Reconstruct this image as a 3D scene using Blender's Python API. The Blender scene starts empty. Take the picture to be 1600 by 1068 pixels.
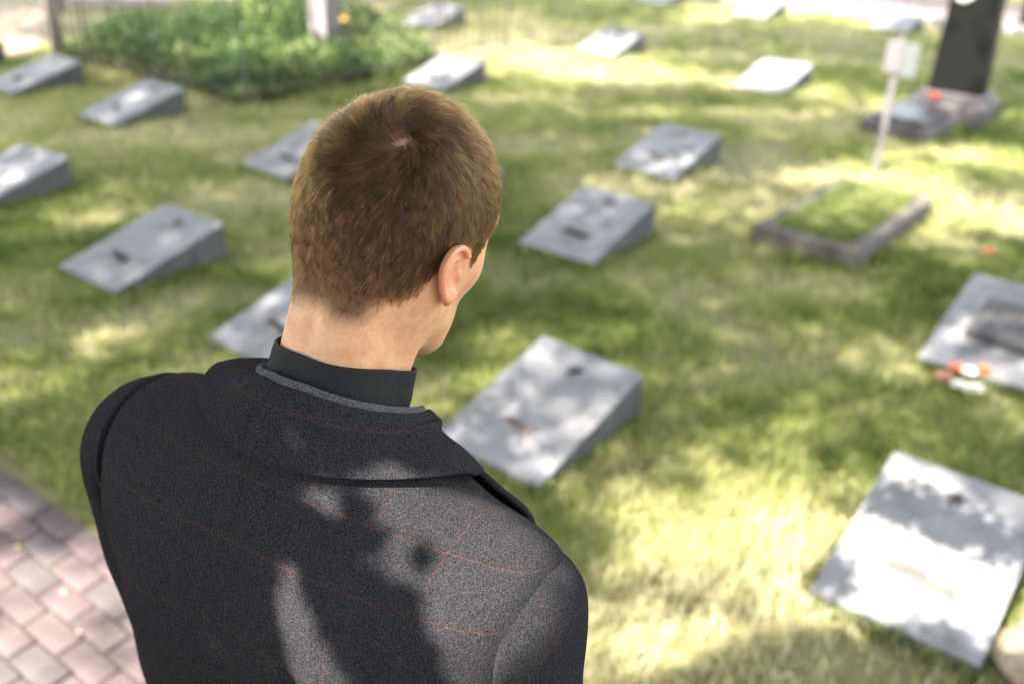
import bpy, bmesh, math, random
import numpy as np
import openvdb as vdb
from mathutils import Vector, Matrix, Euler

R = math.radians
scene = bpy.context.scene
COL = scene.collection
rng = np.random.default_rng(7)
random.seed(7)

# ------------------------------------------------------------------ camera
CAM_H = 1.93
cam_data = bpy.data.cameras.new('camera')
cam = bpy.data.objects.new('camera', cam_data)
COL.objects.link(cam)
cam.matrix_world = (Matrix.Translation((0, 0, CAM_H)) @ Matrix.Rotation(R(90 - 27.15), 4, 'X')
                    @ Matrix.Rotation(R(1.8), 4, 'Z'))
cam_data.sensor_width = 36.0
cam_data.lens = 34.5
cam_data.clip_start = 0.05
cam_data.clip_end = 400
cam_data.dof.use_dof = True
cam_data.dof.focus_distance = 0.82
cam_data.dof.aperture_fstop = 3.4
cam_data.dof.aperture_blades = 0
scene.camera = cam

# ------------------------------------------------------------------ light
SUN = Vector((-0.47, -0.37, 0.80)).normalized()          # direction to the sun
SUN_EL = math.asin(SUN.z)
world = bpy.data.worlds.new('World')
scene.world = world
world.use_nodes = True
wn = world.node_tree
bg = wn.nodes['Background']
sky = wn.nodes.new('ShaderNodeTexSky')
sky.sky_type = 'NISHITA'
sky.sun_disc = False
sky.sun_elevation = SUN_EL
sky.sun_rotation = math.atan2(SUN.x, SUN.y)
sky.air_density = 1.0
sky.dust_density = 2.0
sky.ozone_density = 1.0
hs = wn.nodes.new('ShaderNodeHueSaturation')             # thin bright haze: a paler sky
hs.inputs['Saturation'].default_value = 0.38
wn.links.new(sky.outputs[0], hs.inputs['Color'])
wn.links.new(hs.outputs[0], bg.inputs[0])
bg.inputs[1].default_value = 0.14
sun_data = bpy.data.lights.new('sun', 'SUN')
sun_data.energy = 3.9
sun_data.angle = R(0.53)
sun_data.color = (1.0, 0.93, 0.83)
sun = bpy.data.objects.new('sun', sun_data)
COL.objects.link(sun)
sun.rotation_euler = SUN.to_track_quat('Z', 'Y').to_euler()
sun.location = (-12, -3, 16)

vs = scene.view_settings
vs.view_transform = 'Standard'
vs.look = 'None'
vs.gamma = 1
vs.use_curve_mapping = False
vs.exposure = 2.75
scene.render.engine = 'CYCLES'
scene.cycles.max_bounces = 8
scene.cycles.use_denoising = True


# ------------------------------------------------------------------ helpers
def mat(name):
    m = bpy.data.materials.new(name)
    m.use_nodes = True
    nt = m.node_tree
    return m, nt, nt.nodes['Principled BSDF']


def node(nt, typ, **kw):
    n = nt.nodes.new(typ)
    for k, v in kw.items():
        if k.startswith('i_'):
            n.inputs[k[2:].replace('_', ' ')].default_value = v
        else:
            setattr(n, k, v)
    return n


def ramp(nt, fac, stops, interp='LINEAR'):
    n = nt.nodes.new('ShaderNodeValToRGB')
    n.color_ramp.interpolation = interp
    e = n.color_ramp.elements
    while len(e) < len(stops):
        e.new(0.5)
    for el, (p, c) in zip(e, stops):
        el.position = p
        el.color = (*c, 1) if len(c) == 3 else c
    nt.links.new(fac, n.inputs[0])
    return n.outputs[0]


def mix(nt, fac, a, b, mode='MIX'):
    n = nt.nodes.new('ShaderNodeMix')
    n.data_type = 'RGBA'
    n.blend_type = mode
    for s, v in ((0, fac), (6, a), (7, b)):
        if hasattr(v, 'is_linked') or isinstance(v, bpy.types.NodeSocket):
            nt.links.new(v, n.inputs[s])
        else:
            n.inputs[s].default_value = (*v, 1) if isinstance(v, tuple) and len(v) == 3 else v
    return n.outputs[2]


def noise(nt, vec, scale, detail=3, rough=0.55):
    n = node(nt, 'ShaderNodeTexNoise')
    n.inputs['Scale'].default_value = scale
    n.inputs['Detail'].default_value = detail
    n.inputs['Roughness'].default_value = rough
    if vec is not None:
        nt.links.new(vec, n.inputs['Vector'])
    return n.outputs[0]


def math_node(nt, op, a, b=None, c=None):
    n = nt.nodes.new('ShaderNodeMath')
    n.operation = op
    for i, v in enumerate((a, b, c)):
        if v is None:
            continue
        if isinstance(v, bpy.types.NodeSocket):
            nt.links.new(v, n.inputs[i])
        else:
            n.inputs[i].default_value = v
    return n.outputs[0]


def bump(nt, p, height, strength=0.3, dist=0.01):
    b = nt.nodes.new('ShaderNodeBump')
    b.inputs['Strength'].default_value = strength
    b.inputs['Distance'].default_value = dist
    nt.links.new(height, b.inputs['Height'])
    nt.links.new(b.outputs[0], p.inputs['Normal'])


def coords(nt, kind='Object'):
    return nt.nodes.new('ShaderNodeTexCoord').outputs[kind]


def link(o, parent=None):
    COL.objects.link(o)
    if parent is not None:
        o.parent = parent
    return o


def tag(o, label=None, cat=None, group=None, kind=None):
    for k, v in (('label', label), ('category', cat), ('group', group), ('kind', kind)):
        if v:
            o[k] = v
    return o


def empty(name, loc=(0, 0, 0), rz=0.0):
    o = bpy.data.objects.new(name, None)
    o.empty_display_size = 0.1
    o.location = loc
    o.rotation_euler = (0, 0, rz)
    return link(o)


def mesh_obj(name, verts, faces, m, parent=None, smooth=True, uv=None):
    me = bpy.data.meshes.new(name)
    verts = np.asarray(verts, dtype=np.float32)
    if isinstance(faces, np.ndarray):
        k = faces.shape[1]
        me.vertices.add(len(verts))
        me.vertices.foreach_set('co', verts.ravel())
        me.loops.add(faces.size)
        me.loops.foreach_set('vertex_index', faces.astype(np.int32).ravel())
        me.polygons.add(len(faces))
        me.polygons.foreach_set('loop_start', np.arange(0, faces.size, k, dtype=np.int32))
        me.update(calc_edges=True)
    else:
        me.from_pydata([tuple(v) for v in verts.tolist()], [], faces)
    me.validate()
    if smooth:
        me.polygons.foreach_set('use_smooth', np.ones(len(me.polygons), dtype=bool))
    if m is not None:
        me.materials.append(m)
    if uv is not None:
        lay = me.uv_layers.new(name='UVMap')
        vi = np.zeros(len(me.loops), dtype=np.int32)
        me.loops.foreach_get('vertex_index', vi)
        lay.data.foreach_set('uv', np.asarray(uv, dtype=np.float32)[vi].ravel())
    me.update()
    return link(bpy.data.objects.new(name, me), parent)


def bm_obj(name, bm, m, parent=None, smooth=False):
    me = bpy.data.meshes.new(name)
    bm.normal_update()
    bm.to_mesh(me)
    bm.free()
    if smooth:
        me.polygons.foreach_set('use_smooth', np.ones(len(me.polygons), dtype=bool))
    if m is not None:
        me.materials.append(m)
    return link(bpy.data.objects.new(name, me), parent)


def box_bm(x0, x1, y0, y1, z0, z1, bev=0.0, seg=2, jitter=0.0, bm=None):
    own = bm is None
    bm = bmesh.new() if own else bm
    vs_ = [bm.verts.new((x + random.uniform(-jitter, jitter), y + random.uniform(-jitter, jitter),
                         z + random.uniform(-jitter, jitter)))
           for x in (x0, x1) for y in (y0, y1) for z in (z0, z1)]
    idx = [(0, 1, 3, 2), (4, 6, 7, 5), (0, 4, 5, 1), (2, 3, 7, 6), (0, 2, 6, 4), (1, 5, 7, 3)]
    fs = [bm.faces.new([vs_[i] for i in f]) for f in idx]
    if bev:
        es = list({e for f in fs for e in f.edges})
        bmesh.ops.bevel(bm, geom=es, offset=bev, segments=seg, affect='EDGES', profile=0.5)
    bmesh.ops.recalc_face_normals(bm, faces=bm.faces)
    return bm


def tube(name, pts, rad, m, parent=None, seg=8, caps=True):
    """A swept round tube along pts; rad a number or one per point."""
    pts = np.asarray(pts, float)
    n = len(pts)
    rad = np.full(n, rad) if np.isscalar(rad) else np.asarray(rad, float)
    tan = np.gradient(pts, axis=0)
    tan /= np.linalg.norm(tan, axis=1)[:, None] + 1e-12
    ref = np.array([0, 0, 1.0]) if abs(tan[0][2]) < 0.9 else np.array([1.0, 0, 0])
    vv = []
    u = np.cross(tan[0], ref)
    u /= np.linalg.norm(u)
    for i in range(n):
        u = u - tan[i] * u.dot(tan[i])
        u /= np.linalg.norm(u)
        w = np.cross(tan[i], u)
        for k in range(seg):
            a = 2 * math.pi * k / seg
            vv.append(pts[i] + rad[i] * (math.cos(a) * u + math.sin(a) * w))
    ff = [(i * seg + k, i * seg + (k + 1) % seg, (i + 1) * seg + (k + 1) % seg, (i + 1) * seg + k)
          for i in range(n - 1) for k in range(seg)]
    if caps:
        ff.append(tuple(range(seg))[::-1])
        ff.append(tuple((n - 1) * seg + k for k in range(seg)))
    return mesh_obj(name, vv, ff, m, parent)


def vnoise(x, y, seed=0):
    """Smooth value noise in the plane, 0..1."""
    xi, yi = np.floor(x).astype(int), np.floor(y).astype(int)
    fx, fy = x - xi, y - yi
    fx, fy = fx * fx * (3 - 2 * fx), fy * fy * (3 - 2 * fy)

    def hsh(a, b):
        n = (a * 374761393 + b * 668265263 + seed * 1442695041) & 0xffffffff
        n = ((n ^ (n >> 13)) * 1274126177) & 0xffffffff
        return ((n ^ (n >> 16)) & 0xffff) / 65535.0
    return ((hsh(xi, yi) * (1 - fx) + hsh(xi + 1, yi) * fx) * (1 - fy)
            + (hsh(xi, yi + 1) * (1 - fx) + hsh(xi + 1, yi + 1) * fx) * fy)


def fbm(x, y, seed=0, octaves=4):
    s, a, t = 0, 1.0, 0
    for o in range(octaves):
        s = s + a * vnoise(x * 2 ** o + 17.3 * o, y * 2 ** o - 9.1 * o, seed + o)
        t += a
        a *= 0.5
    return s / t


# ------------------------------------------------------------------ materials
def stone_mat(name, c0, c1, speck=260, rough=0.75):
    m, nt, p = mat(name)
    co = coords(nt)
    oi = node(nt, 'ShaderNodeObjectInfo')
    va = node(nt, 'ShaderNodeVectorMath', operation='ADD')
    sc_ = node(nt, 'ShaderNodeVectorMath', operation='SCALE')
    sc_.inputs[0].default_value = (1, 1, 1)
    nt.links.new(math_node(nt, 'MULTIPLY', oi.outputs['Random'], 37.0), sc_.inputs['Scale'])
    nt.links.new(co, va.inputs[0])
    nt.links.new(sc_.outputs[0], va.inputs[1])
    co = va.outputs[0]
    big = noise(nt, co, 5, 4)
    fine = noise(nt, co, speck, 2, 0.8)
    col = ramp(nt, big, [(0.3, c0), (0.7, c1)])
    g = ramp(nt, fine, [(0.36, (0.55, 0.55, 0.57)), (0.5, (0.97, 0.97, 0.98)), (0.66, (1.2, 1.2, 1.2))])
    col = mix(nt, 1.0, col, g, 'MULTIPLY')
    st = ramp(nt, noise(nt, co, 14, 5, 0.7), [(0.48, (1, 1, 1)), (0.70, (0.60, 0.59, 0.54))])
    col = mix(nt, 0.8, col, st, 'MULTIPLY')
    run = ramp(nt, noise(nt, co, 3.2, 6, .75), [(0.40, (1.08, 1.08, 1.08)), (0.62, (.84, .83, .80))])
    col = mix(nt, 1.0, col, run, 'MULTIPLY')
    nt.links.new(col, p.inputs['Base Color'])
    p.inputs['Roughness'].default_value = rough
    bump(nt, p, fine, 0.25, 0.002)
    return m


M_stone = stone_mat('grey_granite', (0.215, 0.215, 0.228), (0.265, 0.264, 0.28))
M_side = stone_mat('shaded_side_granite', (0.075, 0.08, 0.078), (0.12, 0.122, 0.12), 120, 0.95)  # dark tone holds the side faces' shade as well as dirt
M_stone_warm = stone_mat('pale_stone', (0.24, 0.21, 0.215), (0.31, 0.275, 0.28), 120)
M_frame = stone_mat('weathered_concrete', (0.09, 0.078, 0.07), (0.16, 0.14, 0.125), 90, 0.9)
M_slab = stone_mat('dark_slab_stone', (0.055, 0.05, 0.052), (0.105, 0.095, 0.098), 120, 0.6)
M_plaque = stone_mat('brown_grey_granite', (0.07, 0.065, 0.067), (0.10, 0.094, 0.097), 300, 0.4)
M_kerb = stone_mat('pale_kerb_stone', (0.27, 0.255, 0.265), (0.35, 0.33, 0.34), 80)
M_sand = stone_mat('sandstone', (0.28, 0.225, 0.16), (0.36, 0.295, 0.21), 60, 0.95)


def simple_mat(name, col, rough=0.6, metal=0.0, var=0.25, scale=20):
    m, nt, p = mat(name)
    co = coords(nt)
    n = noise(nt, co, scale, 4)
    a = tuple(c * (1 - var) for c in col)
    b = tuple(min(1, c * (1 + var)) for c in col)
    nt.links.new(ramp(nt, n, [(0.3, a), (0.7, b)]), p.inputs['Base Color'])
    p.inputs['Roughness'].default_value = rough
    p.inputs['Metallic'].default_value = metal
    return m


M_bronze = simple_mat('dark_bronze', (0.045, 0.038, 0.032), 0.5, 0.6)
M_dry = simple_mat('dried_sprig', (0.15, 0.105, 0.095), 0.9)
M_black = simple_mat('black_granite', (0.007, 0.0075, 0.007), 0.5, 0, 0.4, 60)
M_iron = simple_mat('rusty_iron', (0.10, 0.085, 0.07), 0.7, 0.3)
M_white = simple_mat('white_paint', (0.17, 0.16, 0.165), 0.5, 0, 0.08)
M_plate = simple_mat('pale_plate', (0.14, 0.15, 0.155), 0.4, 0, 0.08)
M_black.node_tree.nodes['Principled BSDF'].inputs['Specular IOR Level'].default_value = .15
M_bark = simple_mat('bark', (0.14, 0.11, 0.085), 0.95, 0, 0.45, 14)
M_bark_pale = simple_mat('pale_bark', (0.36, 0.31, 0.27), 0.95, 0, 0.35, 14)
M_letter = simple_mat('engraved_letters', (0.02, 0.02, 0.02), 0.7)
M_red = simple_mat('red_petals', (0.65, 0.05, 0.04), 0.6)
M_pink = simple_mat('pink_petals', (0.75, 0.30, 0.27), 0.6)
M_orange = simple_mat('orange_petals', (0.78, 0.22, 0.09), 0.6)
M_whitefl = simple_mat('white_petals', (0.78, 0.75, 0.72), 0.6)
M_yellow = simple_mat('yellow_petals', (0.75, 0.50, 0.06), 0.6)
M_brick = simple_mat('pink_paver', (0.118, 0.086, 0.087), 0.9, 0, 0.3, 9)
M_brick2 = simple_mat('grey_paver', (0.098, 0.080, 0.081), 0.9, 0, 0.3, 9)
M_oval = simple_mat('enamel_oval', (0.5, 0.5, 0.47), 0.15, 0, 0.3, 40)


def leaf_mat(name, cols, trans=0.35):
    m, nt, p = mat(name)
    at = node(nt, 'ShaderNodeAttribute', attribute_name='tint')
    col = ramp(nt, at.outputs['Fac'], [(i / (len(cols) - 1), c) for i, c in enumerate(cols)])
    nt.links.new(col, p.inputs['Base Color'])
    p.inputs['Roughness'].default_value = 0.55
    p.inputs['Specular IOR Level'].default_value = 0.35
    tr = node(nt, 'ShaderNodeBsdfTranslucent')
    nt.links.new(mix(nt, 1.0, col, (1.2, 1.35, 0.7), 'MULTIPLY'), tr.inputs[0])
    ms = node(nt, 'ShaderNodeMixShader')
    ms.inputs[0].default_value = trans
    nt.links.new(p.outputs[0], ms.inputs[1])
    nt.links.new(tr.outputs[0], ms.inputs[2])
    nt.links.new(ms.outputs[0], nt.nodes['Material Output'].inputs[0])
    return m


M_grass = leaf_mat('grass_blades', [(0.10, 0.14, 0.032), (0.235, 0.272, 0.078), (0.385, 0.37, 0.185), (0.56, 0.50, 0.35)], 0.3)
M_leaf = leaf_mat('tree_leaves', [(0.045, 0.08, 0.015), (0.09, 0.13, 0.03)], 0.3)
M_bed = leaf_mat('bed_leaves', [(0.018, 0.05, 0.012), (0.07, 0.13, 0.032), (0.20, 0.25, 0.085), (0.42, 0.44, 0.24)], 0.3)


def set_tint(o, vals):
    a = o.data.attributes.new('tint', 'FLOAT', 'POINT')
    a.data.foreach_set('value', np.asarray(vals, dtype=np.float32))


# ground
m, nt, p = mat('lawn_soil')
co = coords(nt)
n1, n2, n3 = noise(nt, co, 0.9, 5, 0.6), noise(nt, co, 7, 4, 0.65), noise(nt, co, 60, 3, 0.7)
c = ramp(nt, n1, [(0.3, (0.14, 0.15, 0.045)), (0.5, (0.24, 0.235, 0.085)), (0.7, (0.44, 0.38, 0.25))])
c = mix(nt, 0.6, c, ramp(nt, n2, [(0.3, (0.09, 0.10, 0.03)), (0.7, (0.30, 0.26, 0.13))]))
c = mix(nt, 0.5, c, ramp(nt, n3, [(0.35, (0.06, 0.065, 0.02)), (0.65, (0.30, 0.26, 0.14))]))
nt.links.new(c, p.inputs['Base Color'])
p.inputs['Roughness'].default_value = 1.0
bump(nt, p, n3, 0.6, 0.02)
M_ground = m

m, nt, p = mat('path_bed')
co = coords(nt)
br = node(nt, 'ShaderNodeTexBrick')
mp = node(nt, 'ShaderNodeMapping')
mp.inputs['Rotation'].default_value = (0, 0, 0)
nt.links.new(co, mp.inputs[0])
nt.links.new(mp.outputs[0], br.inputs[0])
br.inputs['Scale'].default_value = 1.0
br.inputs['Brick Width'].default_value = 0.17
br.inputs['Row Height'].default_value = 0.085
br.inputs['Mortar Size'].default_value = 0.005
br.inputs['Color1'].default_value = (0.19, 0.135, 0.13, 1)
br.inputs['Color2'].default_value = (0.16, 0.12, 0.118, 1)
br.inputs['Mortar'].default_value = (0.10, 0.08, 0.06, 1)
nt.links.new(mix(nt, 0.35, br.outputs[0], ramp(nt, noise(nt, co, 6, 5), [(0.3, (0.10, 0.075, 0.07)), (0.7, (0.26, 0.19, 0.185))])), p.inputs['Base Color'])
p.inputs['Roughness'].default_value = 0.95
M_path = m
M_joint = simple_mat('joint_sand', (0.10, 0.085, 0.06), 1.0, 0, 0.5, 30)
M_bare = simple_mat('bare_sandy_soil', (0.22, 0.175, 0.125), 1.0, 0, 0.4, 5)

# ------------------------------------------------------------------ setting
YAW = R(-37)
RV = np.array([math.cos(YAW), math.sin(YAW)])            # along the grave rows
FV = np.array([-math.sin(YAW), math.cos(YAW)])           # across the rows, away from the path


def sheet(name, poly, z, m, kind='structure', parent=None):
    o = mesh_obj(name, [(x, y, z) for x, y in poly], [tuple(range(len(poly)))], m, parent, smooth=False)
    o['kind'] = kind
    return o


sheet('ground', [(-150, -150), (150, -150), (150, 150), (-150, 150)], 0.0, M_ground)

# near paved path: its far edge runs along the rows and passes PE
PE = np.array([-1.42, 2.50])


def path_pt(s, t):
    q = PE + RV * s + FV * t
    return (q[0], q[1])


path_o = empty('paved_path', (PE[0], PE[1], 0), YAW)
path_o['kind'] = 'structure'
bed = mesh_obj('joint_bed', [(-12, -2.6, .006), (12, -2.6, .006), (12, 0, .006), (-12, 0, .006)], [(0, 1, 2, 3)], M_path, path_o, smooth=False)
brick_protos = []
for k in range(5):
    b = box_bm(-0.0815, 0.0815, -0.039, 0.039, -0.02, 0.016, 0.004, 1, 0.0015)
    me = bpy.data.meshes.new('brick')
    b.to_mesh(me)
    b.free()
    me.materials.append(M_brick if k < 3 else M_brick2)
    brick_protos.append(me)
cnt = 0
for r in range(16):
    for s in range(18):
        o = bpy.data.objects.new('brick', brick_protos[random.randrange(5)])
        o.location = (-1.45 + s * 0.17 + (0.085 if r % 2 else 0), -0.045 - r * 0.085, random.uniform(0.0, 0.004))
        o.rotation_euler = (random.uniform(-.01, .01), random.uniform(-.01, .01), random.uniform(-.012, .012))
        link(o, path_o)

# far path with kerb stones
KE = np.array([3.30, 13.66])
kd = np.array([0.872, -0.49])
kn = np.array([0.49, 0.872])
fp = sheet('far_path', [tuple(KE + kd * s + kn * t) for s, t in ((-2.4, .1), (9, .1), (9, 2.6), (-2.4, 2.6))], 0.012, M_path)
kme = bpy.data.meshes.new('kerb_stone')
b = box_bm(-0.495, 0.495, 0.0, 0.14, 0, 0.11, 0.012, 2)
b.to_mesh(kme)
b.free()
kme.materials.append(M_kerb)
for k in range(9):
    o = bpy.data.objects.new('kerb_stone', kme)
    q = KE + kd * (k - 1.5)
    o.location = (q[0], q[1], random.uniform(-.01, .005))
    o.rotation_euler = (0, 0, math.atan2(kd[1], kd[0]) + random.uniform(-.01, .01))
    link(o, fp)
sheet('bare_soil', [(-7.5, 8.9), (-5.0, 8.6), (-4.6, 9.6), (-5.6, 12), (-9, 13), (-9.5, 10)], 0.006, M_bare)
sheet('gravel_walk', [(-5.6, 12.2), (-1.9, 12.6), (-1.6, 14.2), (-6.4, 14.5)], 0.008, M_path)

# ------------------------------------------------------------------ grass
STONES = []   # filled below: (x, y, w, l) footprints in row axes


def add_blades(name, pos, hgt, wid, tint, m, lean=0.5, kind='stuff'):
    n = len(pos)
    az = rng.uniform(0, 2 * np.pi, n)
    dirx, diry = np.cos(az), np.sin(az)
    la = rng.uniform(0, 2 * np.pi, n)
    ln = rng.uniform(0.1, 1.0, n) * lean * hgt
    lx, ly = np.cos(la) * ln, np.sin(la) * ln
    V = np.zeros((n, 5, 3), np.float32)
    x, y, z = pos.T
    V[:, 0] = np.stack([x - dirx * wid, y - diry * wid, z], 1)
    V[:, 1] = np.stack([x + dirx * wid, y + diry * wid, z], 1)
    V[:, 2] = np.stack([x + dirx * wid * .8 + lx * .35, y + diry * wid * .8 + ly * .35, z + hgt * .6], 1)
    V[:, 3] = np.stack([x - dirx * wid * .8 + lx * .35, y - diry * wid * .8 + ly * .35, z + hgt * .6], 1)
    V[:, 4] = np.stack([x + lx, y + ly, z + hgt], 1)
    base = np.arange(n)[:, None] * 5
    tri = np.concatenate([base + np.array([[0, 1, 2]]), base + np.array([[0, 2, 3]]), base + np.array([[3, 2, 4]])], 0)
    o = mesh_obj(name, V.reshape(-1, 3), tri, m, None, smooth=False)
    set_tint(o, np.repeat(tint, 5))
    o['kind'] = kind
    return o


def lawn_mask(x, y):
    d = (np.stack([x, y], 1) - PE) @ FV
    wob = 0.10 * (fbm(x * 3, y * 3, 5) - 0.5)
    ok = d > 0.03 + wob
    far = (np.stack([x, y], 1) - KE) @ kn
    along = (np.stack([x, y], 1) - KE) @ kd
    ok &= ~((far > -0.02) & (along > -2.0))
    for (sx, sy, a, w, l) in STONES:
        c_, s_ = math.cos(a), math.sin(a)
        u = (x - sx) * c_ + (y - sy) * s_
        v = -(x - sx) * s_ + (y - sy) * c_
        ok &= ~((u > 0.0) & (u < w) & (v > 0.0) & (v < l))
    ok &= ~((x < -4.6) & (y > 8.8))
    return ok


DRY_SUNLIT = ((.7, 2.45, .6, .4), (1.1, 2.05, .8, .35), (.45, 2.0, .5, .25), (.3, 9.7, 1.5, .6), (1.6, 6.2, 1.0, .25), (2.9, 5.6, .6, .3), (-1.67, 3.73, .2, .12))  # dry straw patches, with sunlight also put into the grass colour there


def make_grass():
    # near and middle distance, denser close by
    P = []
    for (n, y0, y1, spread) in ((150000, 1.2, 5.0, 0.66), (150000, 5.0, 10.0, 0.62), (90000, 10.0, 16.5, 0.60)):
        y = np.sqrt(rng.uniform(y0 ** 2, y1 ** 2, n))
        x = rng.uniform(-1, 1, n) * (y * spread + 0.35)
        P.append(np.stack([x, y], 1))
    P = np.concatenate(P)
    x, y = P.T
    ok = lawn_mask(x, y)
    dens = fbm(x * 2.2, y * 2.2, 11)
    ok &= rng.uniform(0, 1, len(x)) < np.clip((dens - 0.25) * 3.2, 0.15, 1)
    for bx, by, rx, ry in DRY_SUNLIT:
        ok &= rng.random(len(x)) > .55 * np.exp(-(((x - bx) / rx) ** 2 + ((y - by) / ry) ** 2)) * np.clip((fbm(x * 4, y * 4, 91) - .3) * 5, 0, 1)
    x, y = x[ok], y[ok]
    big = fbm(x * 0.8, y * 0.8, 21)
    med = fbm(x * 3.2, y * 3.2, 31)
    tint = np.clip(0.42 + (big - 0.5) * 1.3 + (med - 0.5) * 1.1 + rng.normal(0, 0.14, len(x)), 0, 1)
    for bx, by, rx, ry in DRY_SUNLIT:
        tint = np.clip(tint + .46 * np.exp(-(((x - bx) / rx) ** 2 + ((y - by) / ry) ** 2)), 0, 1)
    h = (0.022 + 0.022 * rng.random(len(x))) * (1 + 0.6 * (1 - big)) * (1 + 0.02 * y)
    w = (0.0018 + 0.0012 * rng.random(len(x))) * (1 + 0.09 * y)
    # longer unmown tufts against the stones
    ex = []
    for (sx, sy, a, w_, l_) in STONES:
        k = 700
        e_, f_ = rng.uniform(0, 1, k), rng.integers(0, 4, k)
        uu = np.where(f_ == 0, -.012, np.where(f_ == 1, w_ + .012, e_ * w_)) + rng.normal(0, .010, k)
        vv = np.where(f_ == 2, -.012, np.where(f_ == 3, l_ + .012, e_ * l_)) + rng.normal(0, .010, k)
        out_ = ~((uu > 0) & (uu < w_) & (vv > 0) & (vv < l_))
        uu, vv = uu[out_], vv[out_]
        ex.append(np.stack([sx + math.cos(a) * uu - math.sin(a) * vv, sy + math.sin(a) * uu + math.cos(a) * vv], 1))
    ex = np.concatenate(ex)
    x, y = np.append(x, ex[:, 0]), np.append(y, ex[:, 1])
    tint = np.append(tint, np.clip(rng.normal(.25, .18, len(ex)), 0, 1))
    h = np.append(h, rng.uniform(.03, .075, len(ex)))
    w = np.append(w, rng.uniform(.002, .004, len(ex)) * (1 + .06 * ex[:, 1]))
    return add_blades('grass', np.stack([x, y, np.zeros_like(x)], 1), h, w, tint, M_grass, 0.9)


# ------------------------------------------------------------------ grave markers
SW, SL, SH0, SH1 = 0.4635, 0.629, 0.048, 0.207


def wedge_mesh(w, l, h0, h1, seed=0):
    rnd = random.Random(seed)
    bm = bmesh.new()
    j = lambda: rnd.uniform(-0.003, 0.003)
    V = [bm.verts.new((x + j(), y + j(), z)) for x, y, z in
         ((0, 0, -.03), (w, 0, -.03), (w, l, -.03), (0, l, -.03), (0, 0, h0), (w, 0, h0), (w, l, h1), (0, l, h1))]
    for f in ((3, 2, 1, 0), (4, 5, 6, 7), (0, 1, 5, 4), (1, 2, 6, 5), (2, 3, 7, 6), (3, 0, 4, 7)):
        bm.faces.new([V[i] for i in f])
    bmesh.ops.bevel(bm, geom=list(bm.edges), offset=0.006, segments=2, affect='EDGES', profile=0.6)
    bmesh.ops.recalc_face_normals(bm, faces=bm.faces)
    return bm


def star_bm(r, h):
    bm = bmesh.new()
    top = bm.verts.new((0, 0, h))
    ring = []
    for k in range(10):
        a = math.pi / 2 + k * math.pi / 5
        rr = r if k % 2 == 0 else r * 0.42
        ring.append((bm.verts.new((rr * math.cos(a), rr * math.sin(a), h * .35)),
                     bm.verts.new((rr * math.cos(a), rr * math.sin(a), -0.002))))
    for k in range(10):
        a, b_ = ring[k], ring[(k + 1) % 10]
        bm.faces.new((top, a[0], b_[0]))
        bm.faces.new((a[0], a[1], b_[1], b_[0]))
    bm.faces.new([r_[1] for r_ in ring][::-1])
    bmesh.ops.recalc_face_normals(bm, faces=bm.faces)
    return bm


def sprig_bm(length, lift, fat, seed):
    """A cast laurel sprig: a curved stem with paired leaves, lying along x."""
    rnd = random.Random(seed)
    bm = bmesh.new()
    prev = None
    for i in range(13):
        t = i / 12
        x = (t - 0.5) * length
        y = 0.035 * length * math.sin(t * 5.5)
        ring = [bm.verts.new((x, y + 0.004 * math.cos(a), lift * .5 + 0.004 * math.sin(a))) for a in (0, 1.57, 3.14, 4.71)]
        if prev:
            for k in range(4):
                bm.faces.new((prev[k], prev[(k + 1) % 4], ring[(k + 1) % 4], ring[k]))
        prev = ring
        if 1 <= i <= 12:
            for sd in (-1, 1):
                a = sd * rnd.uniform(0.5, 0.95)
                L_, W_ = length * .2 * fat * rnd.uniform(.8, 1.15), length * .055 * fat
                dx, dy = math.cos(a), math.sin(a)
                z0 = lift * .5
                p0 = bm.verts.new((x, y, z0))
                p1 = bm.verts.new((x + dx * L_ * .5 - dy * W_, y + dy * L_ * .5 + dx * W_, z0 + lift * .25))
                p2 = bm.verts.new((x + dx * L_, y + dy * L_, z0 - lift * .2))
                p3 = bm.verts.new((x + dx * L_ * .5 + dy * W_, y + dy * L_ * .5 - dx * W_, z0 + lift * .25))
                p4 = bm.verts.new((x + dx * L_ * .5, y + dy * L_ * .5, z0 + lift * .55))
                p5 = bm.verts.new((x + dx * L_ * .5, y + dy * L_ * .5, 0.0))
                for f in ((p0, p1, p4), (p1, p2, p4), (p2, p3, p4), (p3, p0, p4), (p1, p0, p5), (p2, p1, p5), (p3, p2, p5), (p0, p3, p5)):
                    bm.faces.new(f)
    return bm


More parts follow.
